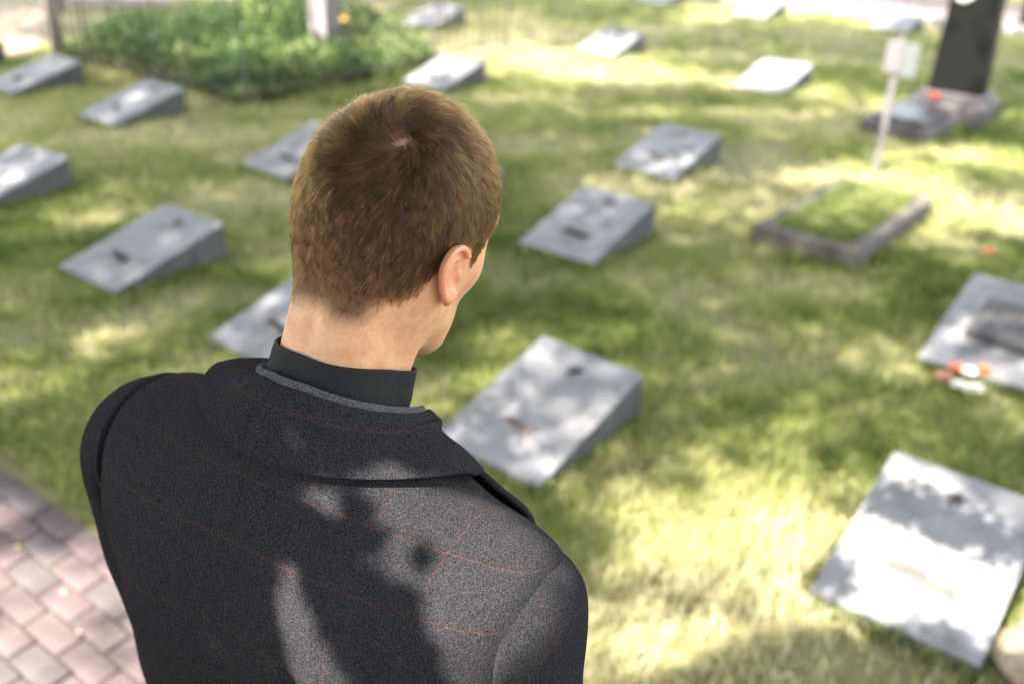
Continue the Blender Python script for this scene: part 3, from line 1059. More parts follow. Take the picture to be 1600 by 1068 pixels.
def wool(name, check=True, base=(0.0075, 0.008, 0.0082), fleck=(0.108, 0.097, 0.116)):
    m, nt, p = mat(name)
    uv = coords(nt, 'UV')
    ob = coords(nt, 'Object')
    f1 = noise(nt, ob, 1500, 1, .5)
    f2 = noise(nt, ob, 700, 3, .7)
    f3 = noise(nt, ob, 40, 3, .6)
    c = ramp(nt, f1, [(0.36, base), (0.48, tuple(b * 3 for b in base)), (0.64, fleck), (0.8, fleck)])
    c = mix(nt, .5, c, ramp(nt, f2, [(0.4, tuple(b * .8 for b in base)), (0.52, tuple(b * 5 for b in base)), (.70, fleck)]))
    if check:
        sep = node(nt, 'ShaderNodeSeparateXYZ')
        nt.links.new(uv, sep.inputs[0])
        wob = math_node(nt, 'MULTIPLY', math_node(nt, 'SUBTRACT', noise(nt, ob, 260, 2), .5), .004)
        for ax, pitch, off, col, wd, st in ((0, .060, .0305, (.17, .045, .032), .0013, .30), (1, .064, .020, (.17, .055, .030), .0015, .46)):
            v = math_node(nt, 'ADD', sep.outputs[ax], wob)
            v = math_node(nt, 'DIVIDE', math_node(nt, 'ADD', v, off), pitch)
            fr = math_node(nt, 'ABSOLUTE', math_node(nt, 'SUBTRACT', math_node(nt, 'FRACT', v), .5))
            line = math_node(nt, 'LESS_THAN', fr, wd / pitch * .5)
            line = math_node(nt, 'MULTIPLY', line, math_node(nt, 'MULTIPLY', math_node(nt, 'GREATER_THAN', f1, .44), st))
            c = mix(nt, line, c, col)
    nt.links.new(c, p.inputs['Base Color'])
    p.inputs['Roughness'].default_value = 0.9
    p.inputs['Specular IOR Level'].default_value = 0.0
    p.inputs['Specular Tint'].default_value = (.96, .90, 1.0, 1)
    p.inputs['Sheen Weight'].default_value = 0.0
    p.inputs['Sheen Roughness'].default_value = 0.45
    p.inputs['Sheen Tint'].default_value = (0.90, 0.84, 0.95, 1)
    h = math_node(nt, 'ADD', math_node(nt, 'MULTIPLY', f1, 1.0), math_node(nt, 'ADD', f2, math_node(nt, 'MULTIPLY', f3, .3)))
    bump(nt, p, h, 1.0, .0018)
    return m


M_wool = wool('check_wool')
M_lining = wool('grey_undercollar', False, (0.025, 0.025, 0.027), (0.30, 0.30, 0.32))
m, nt, p = mat('dark_cotton')
co = coords(nt)
f_ = noise(nt, co, 900, 2, .7)
nt.links.new(ramp(nt, f_, [(.35, (.010, .0115, .012)), (.65, (.026, .028, .028))]), p.inputs['Base Color'])
p.inputs['Roughness'].default_value = .85
p.inputs['Specular IOR Level'].default_value = .25
bump(nt, p, math_node(nt, 'ADD', f_, math_node(nt, 'MULTIPLY', noise(nt, co, 60, 3), 1.5)), .5, .0015)
M_shirt = m
M_trouser = simple_mat('dark_trouser', (0.015, 0.015, 0.018), .9, 0, .2, 300)
M_shoe = simple_mat('black_leather', (0.012, 0.011, 0.010), .35)
M_eye = simple_mat('eyeball', (0.75, 0.72, 0.68), .2, 0, .05)

m, nt, p = mat('hair_strands')
hb = node(nt, 'ShaderNodeBsdfHairPrincipled')
hb.parametrization = 'COLOR'
at = node(nt, 'ShaderNodeAttribute', attribute_name='tint')
nt.links.new(ramp(nt, at.outputs['Fac'], [(0, (0.004, 0.0018, 0.0006)), (.45, (0.021, 0.009, 0.0024)), (1, (0.21, 0.088, 0.015))]), hb.inputs['Color'])
hb.inputs['Roughness'].default_value = .30
hb.inputs['IOR'].default_value = 1.42
hb.inputs['Radial Roughness'].default_value = .45
nt.links.new(hb.outputs[0], nt.nodes['Material Output'].inputs[0])
M_hair = m


# --- signed distance helpers
def smin(a, b, k):
    h = np.clip(.5 + .5 * (b - a) / k, 0, 1)
    return b * (1 - h) + a * h - k * h * (1 - h)


def smax(a, b, k):
    return -smin(-a, -b, k)


def s_ell(P, c, r):
    q = [(P[i] - c[i]) / r[i] for i in range(3)]
    k0 = np.sqrt(q[0] ** 2 + q[1] ** 2 + q[2] ** 2)
    k1 = np.sqrt((q[0] / r[0]) ** 2 + (q[1] / r[1]) ** 2 + (q[2] / r[2]) ** 2) + 1e-9
    return k0 * (k0 - 1) / k1


def s_cap(P, a, b, ra, rb):
    a, b = np.asarray(a, float), np.asarray(b, float)
    ab = b - a
    L2 = ab @ ab
    t = np.clip(((P[0] - a[0]) * ab[0] + (P[1] - a[1]) * ab[1] + (P[2] - a[2]) * ab[2]) / L2, 0, 1)
    d = np.sqrt((P[0] - a[0] - t * ab[0]) ** 2 + (P[1] - a[1] - t * ab[1]) ** 2 + (P[2] - a[2] - t * ab[2]) ** 2)
    return d - (ra + (rb - ra) * t)


def s_sph(P, c, r):
    return np.sqrt((P[0] - c[0]) ** 2 + (P[1] - c[1]) ** 2 + (P[2] - c[2]) ** 2) - r


def sdf_mesh(fn, lo, hi, h):
    ax = [np.arange(lo[i], hi[i], h, dtype=np.float32) for i in range(3)]
    P = np.meshgrid(*ax, indexing='ij', sparse=True)
    d = np.ascontiguousarray(np.broadcast_to(fn(P), [len(a) for a in ax]).astype(np.float32))
    g = vdb.FloatGrid(1.0)
    g.copyFromArray(d)
    pts, quads = g.convertToQuads(isovalue=0.0)
    pts = pts.astype(np.float64) * h + np.array([a[0] for a in ax])
    quads = quads.astype(np.int64)
    a, b, c_, d_ = (pts[quads[:, k]] for k in range(4))
    vol = (np.einsum('ij,ij->i', a, np.cross(b, c_)) + np.einsum('ij,ij->i', a, np.cross(c_, d_))).sum()
    if vol < 0:
        quads = quads[:, ::-1]
    return pts, quads


# --- head pose (head frame -> body frame)
HEAD_C = np.array([0.018, 0.094, 1.652])
HM = (Matrix.Rotation(R(-4), 3, 'Z') @ Matrix.Rotation(R(-25), 3, 'X') @ Matrix.Rotation(R(3), 3, 'Y'))
HM = np.array(HM)


def h2b(v):
    return np.asarray(v) @ HM.T + HEAD_C


def b2h(v):
    return (np.asarray(v) - HEAD_C) @ HM


NECK0 = b2h(np.array([0.0, -0.008, 1.47]))


def head_sdf(P):
    X = (np.abs(P[0]), P[1], P[2])          # mirrored halves
    d = s_ell(X, (0, -.012, .022), (.0712, .0915, .0895))
    d = smin(d, s_ell(X, (0, -.045, .0), (.064, .058, .072)), .03)
    d = smin(d, s_ell(X, (0, .022, -.012), (.055, .057, .080)), .03)
    d = smin(d, s_ell(X, (0, .036, -.068), (.042, .042, .040)), .025)
    d = smin(d, s_cap(X, (.043, .002, -.055), (.014, .060, -.092), .017, .017), .025)
    d = smin(d, s_sph(X, (0, .066, -.096), .018), .02)
    d = smin(d, s_sph(X, (.038, .043, -.022), .019), .02)
    d = smin(d, s_cap(X, (.012, .075, .030), (.040, .061, .030), .012, .010), .015)
    d = smax(d, -s_ell(X, (.032, .091, .008), (.019, .018, .014)), .012)
    d = smin(d, s_cap(X, (0, .079, .018), (0, .100, -.024), .007, .011), .010)
    d = smin(d, s_sph(X, (.010, .088, -.027), .008), .006)
    d = smin(d, s_ell(X, (0, .079, -.052), (.022, .010, .006)), .006)
    d = smin(d, s_ell(X, (0, .077, -.063), (.019, .010, .007)), .006)
    n0 = np.array([0, -.030, -.055])
    nb = NECK0
    nk = s_cap(P, n0, nb, .0475, .0510)
    nk = smin(nk, s_cap((np.abs(P[0] - nb[0] * .5) , P[1], P[2]), (.018, -.058, -.035), (.020, nb[1] - .018, nb[2] + .02), .024, .030), .02)
    nk = smin(nk, s_cap((np.abs(P[0]), P[1], P[2]), (.050, -.020, -.045), (.020, nb[1] + .045, nb[2]), .012, .014), .02)
    d = smin(d, nk, .028)
    return d


def ear_sdf(P, s):
    """Right (s=1) or left ear in head space: a cupped plate with a rolled rim, inner ridge, hollow and lobe."""
    K = .77
    o = np.array([s * .0715, -.008, -.021])
    P = [(P[i] - o[i]) / K + o[i] for i in range(3)]
    n = np.array([s * .985, -.02, -.04]); n /= np.linalg.norm(n)
    u = np.array([s * .10, -.20, .97]); u -= n * u.dot(n); u /= np.linalg.norm(u)
    w = np.cross(u, n) * s
    a = sum((P[i] - o[i]) * u[i] for i in range(3))
    b = sum((P[i] - o[i]) * w[i] for i in range(3))     # + forward
    c = sum((P[i] - o[i]) * n[i] for i in range(3)) - np.clip(-b, -.01, .03) * .20
    b2 = b + .008
    Q = (b2, a, c)
    wid = .0262 + .0045 * np.clip(a / .03, -1, 1)
    rad = np.sqrt((b2 / wid) ** 2 + (a / .0315) ** 2)
    plate = smax((rad - 1) * wid, np.abs(c - .0035) - .0022, .002)
    rim = np.sqrt(((rad - .93) * wid) ** 2 + (c - .0085) ** 2) - .0036
    rim = smax(rim, (b2 - .012) - np.clip((a - .010) * 2, -.0, .02), .004)
    d = smin(plate, rim, .003)
    rad2 = np.sqrt(((b2 + .001) / (wid * .60)) ** 2 + ((a + .003) / .020) ** 2)
    anti = np.sqrt(((rad2 - 1) * wid * .6) ** 2 + (c - .0062) ** 2) - .0030
    anti = smax(anti, b2 - .006, .004)
    d = smin(d, anti, .0025)
    d = smax(d, -s_ell(Q, (.004, -.004, .0085), (.0075, .0125, .0070)), .003)
    d = smin(d, s_ell(Q, (.015, -.006, .005), (.0045, .007, .005)), .003)
    d = smin(d, s_ell(Q, (.004, -.031, .0045), (.0095, .0100, .0042)), .005)
    root = s_ell(Q, (.008, -.002, -.006), (.012, .024, .009))
    d = smin(d, root, .004)
    return d * K


# --- one continuous skin: head and neck, torso, arms, hands, legs
def body_sdf(P):
    X = (np.abs(P[0]), P[1], P[2])
    d = s_ell(X, (0, .0, 1.27), (.150, .095, .20))
    d = smin(d, s_cap(X, (0, -.01, 1.40), (.150, -.01, 1.395), .062, .050), .05)
    d = smin(d, s_ell(X, (0, 0, 1.03), (.140, .09, .16)), .06)
    d = smin(d, s_cap(X, (.06, 0, .92), (.085, 0, .90), .10, .10), .05)
    d = smin(d, s_cap(X, (.165, -.01, 1.39), (.225, -.02, 1.13), .050, .040), .03)
    d = smin(d, s_cap(X, (.225, -.02, 1.13), (.238, .05, .90), .040, .026), .02)
    d = smin(d, s_cap(X, (.095, 0, .90), (.100, .005, .50), .080, .052), .04)
    d = smin(d, s_cap(X, (.100, .005, .50), (.105, -.02, .10), .052, .036), .03)
    d = smin(d, s_cap(X, (.105, -.02, .07), (.115, .11, .045), .036, .028), .03)
    return d


def hand_sdf(P):
    X = (np.abs(P[0]), P[1], P[2])
    d = s_cap(X, (.238, .05, .91), (.240, .056, .87), .027, .024)
    d = smin(d, s_ell(X, (.240, .068, .825), (.017, .040, .048)), .02)
    fin = [((.243, .098, .800), (.241, .112, .768), (.231, .114, .742), .0092),
           ((.245, .082, .786), (.243, .092, .748), (.230, .093, .718), .0096),
           ((.245, .064, .782), (.242, .070, .746), (.229, .070, .718), .0092),
           ((.243, .046, .790), (.240, .048, .762), (.229, .048, .740), .0080)]
    for a, b_, c_, r_ in fin:
        d = smin(d, s_cap(X, a, b_, r_, r_ * .9), .004)
        d = smin(d, s_cap(X, b_, c_, r_ * .9, r_ * .75), .003)
    d = smin(d, s_cap(X, (.232, .092, .850), (.222, .122, .820), .0125, .0105), .008)
    d = smin(d, s_cap(X, (.222, .122, .820), (.220, .128, .792), .0105, .0085), .003)
    return d


parts_v, parts_f, parts_t = [], [], []


flush = []


def push(v, f, t=None, fl=0.0):
    off = sum(len(a) for a in parts_v)
    parts_v.append(v)
    parts_f.append(np.asarray(f) + off)
    flush.append(np.full(len(v), fl))
    parts_t.append(np.zeros(len(v)) if t is None else t)


def hairline(hp):
    """>0 where hair grows (head space points)."""
    x, y, z = hp[:, 0], hp[:, 1], hp[:, 2]
    wob = .006 * (vnoise(x * 60 + 9, y * 60 + z * 60, 4) - .5) * 2
    # nape edge low at the back, rising behind the ear, sideburn, temple and forehead
    yy = [-.12, -.09, -.06, -.035, -.018, -.006, .012, .026, .040, .058, .075, .10]
    zz = [-.098, -.096, -.080, -.050, -.018, .003, .004, -.016, .020, .045, .062, .07]
    lim = np.interp(y, yy, zz)
    mid = np.exp(-((np.abs(x) - .028) / .016) ** 2) * .012 * (y < -.04)
    return z - (lim - mid) + wob


hv, hf = sdf_mesh(head_sdf, (-.11, -.17, -.215), (.11, .14, .135), .0021)
scalp = np.clip(hairline(hv) / .022, 0, 1)
wd_ = np.array([.33, -.73, .60]) / np.linalg.norm([.33, -.73, .60])
hd_ = hv - np.array([0, -.012, .015])
hd_ /= np.linalg.norm(hd_, axis=1)[:, None]
scalp *= 1 - .30 * np.exp(-(np.arccos(np.clip(hd_ @ wd_, -1, 1)) / .13) ** 2)      # pinker skin at the whorl
push(h2b(hv), hf, scalp)
for s in (1, -1):
    cx = s * .078
    ev, ef = sdf_mesh(lambda P: ear_sdf(P, s), (cx - .03, -.045, -.065), (cx + .035, .03, .035), .00085)
    push(h2b(ev), ef, None, 1.0)
bv, bf_ = sdf_mesh(body_sdf, (-.32, -.16, .0), (.32, .22, 1.50), .012)
push(bv, bf_)
hav, haf = sdf_mesh(lambda P: hand_sdf((P[0], P[1], P[2])), (.19, .02, .69), (.28, .15, .95), .0025)
push(hav, haf)
mv = hav * np.array([-1, 1, 1])
push(mv, haf[:, ::-1])
body = mesh_obj('body', np.concatenate(parts_v), np.concatenate(parts_f), M_skin, man)
set_tint(body, np.concatenate(parts_t))
body.data.attributes.new('flush', 'FLOAT', 'POINT').data.foreach_set('value', np.concatenate(flush).astype(np.float32))
sm = body.modifiers.new('soften', 'SMOOTH')
sm.factor, sm.iterations = .5, 3
for s in (1, -1):
    bm = bmesh.new()
    bmesh.ops.create_uvsphere(bm, u_segments=16, v_segments=10, radius=.0118)
    e = bm_obj('eye', bm, M_eye, body, True)
    e.location = h2b((s * .031, .0665, .009))


# --- hair
def ray_to_skull(D):
    lo_, hi_ = np.full(len(D), .02), np.full(len(D), .20)
    c0 = np.array([0, -.012, .015])
    for _ in range(22):
        mid = (lo_ + hi_) / 2
        q = c0 + D * mid[:, None]
        inside = head_sdf((q[:, 0], q[:, 1], q[:, 2])) < 0
        lo_, hi_ = np.where(inside, mid, lo_), np.where(inside, hi_, mid)
    return c0 + D * lo_[:, None]


def skull_normal(q):
    e = .0015
    g = []
    for i in range(3):
        a, b_ = q.copy(), q.copy()
        a[:, i] += e
        b_[:, i] -= e
        g.append(head_sdf((a[:, 0], a[:, 1], a[:, 2])) - head_sdf((b_[:, 0], b_[:, 1], b_[:, 2])))
    g = np.stack(g, 1)
    return g / (np.linalg.norm(g, axis=1)[:, None] + 1e-12)


def grow_hair():
    g = np.random.default_rng(3)
    n = 190000
    D = g.normal(0, 1, (n, 3))
    D /= np.linalg.norm(D, axis=1)[:, None]
    q = ray_to_skull(D)
    hl = hairline(q)
    nape = np.clip((-q[:, 1] - .03) / .05, 0, 1) * np.clip((-.02 - q[:, 2]) / .05, 0, 1)
    dens = np.maximum(np.clip(hl / (.006 + .036 * nape) + .10 * nape, 0, 1) * (hl > -.008), .07 * nape * (hl > -.035))
    W = ray_to_skull(np.array([[.33, -.73, .60]]) / np.linalg.norm([.33, -.73, .60]))[0]
    dist = np.linalg.norm(q - W, axis=1)
    dens *= np.clip(dist / .005, .7, 1)
    for s in (1, -1):                       # no hair on the ears' roots
        dens *= np.where((np.abs(q[:, 0] - s * .072) < .02) & (np.abs(q[:, 1] + .008) < .016) & (q[:, 2] < .004), 0, 1)
    q = q[g.random(n) < dens]
    n = len(q)
    hl = hairline(q)
    N = skull_normal(q)
    dist = np.linalg.norm(q - W, axis=1)
    rad = q - W
    rad -= N * np.einsum('ij,ij->i', rad, N)[:, None]
    rad /= np.linalg.norm(rad, axis=1)[:, None] + 1e-9
    swirl = -np.cross(N, rad)
    k = 1.3 * np.exp(-dist / .04) + .30
    T = rad + swirl * k[:, None]
    # sides and back turn downward, slightly backward behind the ears
    down = np.zeros_like(q)
    down[:, 2] = -1
    down[:, 1] = np.where(q[:, 1] > -.03, -.5, .05)
    down[:, 0] = -q[:, 0] * 4 * np.clip((-q[:, 1] - .03) / .05, 0, 1) * np.clip((.01 - q[:, 2]) / .06, 0, 1)
    down -= N * np.einsum('ij,ij->i', down, N)[:, None]
    wd = np.clip((.055 - q[:, 2]) / .06, 0, 1)[:, None]
    T = T / np.linalg.norm(T, axis=1)[:, None] * (1 - wd * .7) + down * wd * .8
    one = np.array([-.45, .75, .3]) - N * (N @ np.array([-.45, .75, .3]))[:, None]
    wc = np.exp(-(dist / .009) ** 2)[:, None]
    T = T * (1 - wc) + one / np.linalg.norm(one, axis=1)[:, None] * wc
    # locks: low-frequency turns shared by neighbours
    f1 = fbm(q[:, 0] * 90 + q[:, 2] * 40, q[:, 1] * 90 - q[:, 2] * 50, 8, 2) - .5
    f2 = fbm(q[:, 0] * 240 + q[:, 2] * 160, q[:, 1] * 240 - q[:, 2] * 190, 9, 2) - .5
    turn = f1 * .55 + f2 * .55 + g.normal(0, 1, n) * (.15 + .35 * np.exp(-dist / .008))
    T /= np.linalg.norm(T, axis=1)[:, None] + 1e-9
    B = np.cross(N, T)
    T = T * np.cos(turn)[:, None] + B * np.sin(turn)[:, None]
    top = np.clip((q[:, 2] - .0) / .07, 0, 1)
    ln = .0108 + .0100 * top
    low = np.clip((-.01 - q[:, 2]) / .06, 0, 1)
    ln = ln * (1 - .35 * low) * np.clip(.45 + hl / .04, .45, 1) * g.uniform(.75, 1.15, n)
    lift = (.45 + .22 * top - .20 * low) + (f2 * .5) + g.normal(0, .10, n)
    lift = np.clip(lift, .10, 1.2)
    fly = g.random(n) < .012
    lift = np.where(fly, lift + g.uniform(.2, .8, n), lift)
    ln = np.where(fly, ln * 1.3, ln)
    K = 6
    t = np.linspace(0, 1, K)
    pts = np.zeros((n, K, 3))
    droop = .55
    for i, ti in enumerate(t):
        a = ln * ti
        up = lift * ti * (1 - droop * ti)
        pts[:, i] = q + T * (a)[:, None] * .92 + N * (ln * up * .85 - ln ** 2 * ti ** 2 * 2.2 * .5)[:, None] - N * .0006
    pts += (g.normal(0, .00012, (n, 1, 3))) * 0
    # tufts: neighbours lean their tips together
    from mathutils import kdtree
    nc = 15000
    ci = g.choice(n, nc, replace=False)
    kd_ = kdtree.KDTree(nc)
    for a_, b_ in enumerate(ci):
        kd_.insert(q[b_], a_)
    kd_.balance()
    own = np.array([kd_.find(v)[1] for v in q])
    ctip = pts[ci[own]]
    amt = g.uniform(.15, .65, nc)[own] * np.clip(1 - low * .6, 0, 1)
    wt = (t ** 1.5)[None, :, None] * amt[:, None, None]
    off = ctip - pts
    pts += off * wt
    pts += N[:, None, :] * (g.uniform(-.0010, .0014, nc)[own][:, None, None] * (t ** 1.2)[None, :, None])
    pts[:, 2:, :] += g.normal(0, .00025, (n, K - 2, 3))
    pts = h2b(pts.reshape(-1, 3))
    hc = bpy.data.hair_curves.new('hair')
    hc.add_curves([K] * n)
    hc.position_data.foreach_set('vector', pts.astype(np.float32).ravel())
    rad_ = np.tile(np.linspace(1, .35, K), n) * np.repeat(g.uniform(.00007, .00011, n), K)
    ra = hc.attributes.get('radius') or hc.attributes.new('radius', 'FLOAT', 'POINT')
    ra.data.foreach_set('value', rad_.astype(np.float32))
    tn = np.clip(.33 + f2 * .5 + g.normal(0, .20, n) + .18 * low + g.normal(0, .20, nc)[own], 0, 1)
    ta = hc.attributes.new('tint', 'FLOAT', 'POINT')
    tt = np.clip(np.repeat(tn, K) + np.tile(np.linspace(-.12, .22, K), n), 0, 1)
    ta.data.foreach_set('value', tt.astype(np.float32))
    hc.materials.append(M_hair)
    return link(bpy.data.objects.new('hair', hc), man)


hair = grow_hair()


# --- coat: a lofted shell in body space
def catmull(tab, t):
    tab = np.asarray(tab, float)
    n = len(tab)
    x = np.clip(t, 0, 1) * (n - 1)
    i = np.clip(np.floor(x).astype(int), 0, n - 2)
    f = (x - i)[:, None]
    p0, p1, p2, p3 = tab[np.clip(i - 1, 0, n - 1)], tab[i], tab[i + 1], tab[np.clip(i + 2, 0, n - 1)]
    return .5 * ((2 * p1) + (-p0 + p2) * f + (2 * p0 - 5 * p1 + 4 * p2 - p3) * f * f + (-p0 + 3 * p1 - 3 * p2 + p3) * f ** 3)


# columns: half width, depth back, depth front, z side, z back, z front, squareness, cy
TORSO = [
    (.066, .062, .066, 1.504, 1.530, 1.460, 1.00, .004),
    (.086, .078, .076, 1.500, 1.512, 1.442, 1.00, .000),
    (.120, .095, .086, 1.495, 1.486, 1.424, .96, -.005),
    (.172, .112, .096, 1.472, 1.452, 1.402, .90, -.008),
    (.216, .126, .108, 1.460, 1.412, 1.375, .82, -.010),
    (.239, .136, .116, 1.440, 1.368, 1.335, .74, -.010),
    (.246, .142, .124, 1.384, 1.318, 1.285, .70, -.008),
    (.238, .142, .128, 1.316, 1.262, 1.235, .71, -.006),
    (.220, .136, .128, 1.224, 1.190, 1.170, .76, -.004),
    (.184, .126, .122, 1.110, 1.090, 1.080, .90, -.002),
    (.182, .122, .120, 1.000, .990, .985, .92, .000),
    (.196, .136, .124, .900, .895, .890, .92, .000),
    (.212, .148, .130, .790, .785, .780, .92, .000),
]


def tilt(P):
    """The left shoulder is carried a little higher than the right."""
    k = np.clip((P[..., 2] - 1.05) / .4, 0, 1)
    P[..., 2] = P[..., 2] - .060 * P[..., 0] * k * k * (3 - 2 * k)
    return P


def torso_pt(th, t):
    """th, t arrays of one length."""
    c = catmull(TORSO, t)
    a, bb, bf2, zs, zb, zf, sq, cy = c.T
    ct, s_t = np.cos(th), np.sin(th)
    e = sq
    px = a * np.sign(ct) * np.abs(ct) ** e * np.where(ct < 0, .962, 1)
    dep = np.where(s_t > 0, bf2, bb)
    py = cy + dep * np.sign(s_t) * np.abs(s_t) ** e
    wgt = np.abs(s_t) ** 1.6
    pz = zs * (1 - wgt) + np.where(s_t > 0, zf, zb) * wgt
    return tilt(np.stack([px, py, pz], 1))


def torso_grid(nth, ts):
    th = np.linspace(0, 2 * np.pi, nth, endpoint=False)
    TH, TT = np.meshgrid(th, ts)
    P = torso_pt(TH.ravel(), TT.ravel()).reshape(len(ts), nth, 3)
    return th, P


def grid_normals(P, closed=True):
    du = np.roll(P, -1, 1) - np.roll(P, 1, 1) if closed else np.gradient(P, axis=1)
    dv = np.gradient(P, axis=0)
    n_ = np.cross(dv, du)
    n_ /= np.linalg.norm(n_, axis=2)[:, :, None] + 1e-9
    return n_


NTH, NT = 320, 240
ts = np.linspace(0, 1, NT)
th, TP = torso_grid(NTH, ts)
TN = grid_normals(TP)
if (TN[NT // 2, :, :] * (TP[NT // 2] - TP[NT // 2].mean(0))).sum() < 0:
    TN = -TN
X, Y, Z = TP[..., 0], TP[..., 1], TP[..., 2]
back = np.clip(-Y / .05, 0, 1)
disp = np.zeros_like(X)
disp -= .0018 * np.exp(-(X / .0026) ** 2) * back * (Z < 1.49)                       # centre back seam
disp += .0005 * np.exp(-((np.abs(X) - .008) / .007) ** 2) * back * (Z < 1.49)
# shoulder blades and the hollows toward the armholes
for s in (1, -1):
    disp += .010 * np.exp(-(((X - s * .095) / .05) ** 2 + ((Z - 1.34) / .08) ** 2)) * back
    disp -= .012 * np.exp(-(((X - s * .168) / .020) ** 2 + ((Z - 1.24) / .10) ** 2)) * back
    disp += .006 * np.exp(-(((X - s * .14) / .014) ** 2 + ((Z - 1.18) / .12) ** 2)) * back
disp -= .006 * np.exp(-((X / .035) ** 2 + ((Z - 1.20) / .16) ** 2)) * back
# a pinched pucker on the right blade and soft diagonal drags
disp -= .008 * np.exp(-(((X - .088) * .8 + (Z - 1.335) * .6) / .006) ** 2 - (((Z - 1.335) * .8 - (X - .088) * .6) / .030) ** 2) * back
for s in (1, -1):                                       # soft drags running in from the armholes
    for k_, (x0_, z0_, sl, wd_, ln_, am_) in enumerate(((.20, 1.27, .55, .010, .06, .0042), (.205, 1.23, .25, .011, .07, -.0040), (.195, 1.31, .9, .008, .045, -.0034),
                                                    (.175, 1.17, 1.6, .012, .08, .0045), (.11, 1.15, 2.5, .014, .09, -.0035))):
        dx_, dz_ = -s * math.cos(math.atan(sl)), math.sin(math.atan(sl)) * (1 if k_ % 2 else -1)
        al_ = (X - s * x0_) * dx_ + (Z - z0_) * dz_
        ac_ = -(X - s * x0_) * dz_ + (Z - z0_) * dx_ + .12 * al_ ** 2 / .1
        disp += am_ * np.exp(-(ac_ / wd_) ** 2 - ((al_ - .03) / ln_) ** 2) * back
disp += .0035 * (fbm(X * 9 + 3, Z * 5 + 1, 15, 3) - .5) + .0012 * (fbm(X * 40, Z * 28, 16, 2) - .5)
TP2 = TP + TN * disp[..., None]
# cloth coordinates: across from the centre back, up from the waist
dth = np.linalg.norm(TP - np.roll(TP, 1, 1), axis=2)
ib = int(round(NTH * .75))
U = np.zeros((NT, NTH))
cum = np.cumsum(np.roll(dth, -ib, 1), 1)
tot = cum[:, -1:]
cum = cum - cum[:, :1]
cum = np.where(cum > tot / 2, cum - tot, cum)
U = np.roll(cum, ib, 1)
dt_ = np.zeros((NT, NTH))
dt_[1:] = np.linalg.norm(np.diff(TP, axis=0), axis=2)
V_ = np.cumsum(dt_, 0)
i0 = int(NT * .66)
V_ = V_ - V_[i0:i0 + 1]
coat_v = TP2.reshape(-1, 3)
ii, jj = np.meshgrid(np.arange(NT - 1), np.arange(NTH), indexing='ij')
jn = (jj + 1) % NTH
coat_f = np.stack([ii * NTH + jj, ii * NTH + jn, (ii + 1) * NTH + jn, (ii + 1) * NTH + jj], -1).reshape(-1, 4)
wz = np.clip((Z - 1.36) / .11, 0, 1)
wz = wz * wz * (3 - 2 * wz)
uvw = np.stack([(X * 1.05 + np.sign(X) * np.maximum(0, np.abs(X) - .185) * 2).ravel(), (Z + wz * .75 * (Y + .10)).ravel()], 1)
coat = mesh_obj('coat', coat_v, coat_f[:, ::-1], M_wool, man, uv=uvw)


def loft(name, P, m, parent, closed, thick=0.0, uv=None, flip=False, sub=0):
    nr, nc = P.shape[:2]
    ii, jj = np.meshgrid(np.arange(nr - 1), np.arange(nc if closed else nc - 1), indexing='ij')
    jn = (jj + 1) % nc
    f = np.stack([ii * nc + jj, ii * nc + jn, (ii + 1) * nc + jn, (ii + 1) * nc + jj], -1).reshape(-1, 4)
    if flip:
        f = f[:, ::-1]
    if uv is None:
        du = np.zeros((nr, nc)); du[:, 1:] = np.linalg.norm(np.diff(P, axis=1), axis=2)
        dv = np.zeros((nr, nc)); dv[1:] = np.linalg.norm(np.diff(P, axis=0), axis=2)
        uv = np.stack([np.cumsum(du, 1), np.cumsum(dv, 0)], -1)
    o = mesh_obj(name, P.reshape(-1, 3), f, m, parent, uv=uv.reshape(-1, 2))
    if thick:
        s_ = o.modifiers.new('thickness', 'SOLIDIFY')
        s_.thickness = thick
        s_.offset = 0
    if sub:
        o.modifiers.new('sub', 'SUBSURF').render_levels = sub
        o.modifiers['sub'].levels = sub
    return o


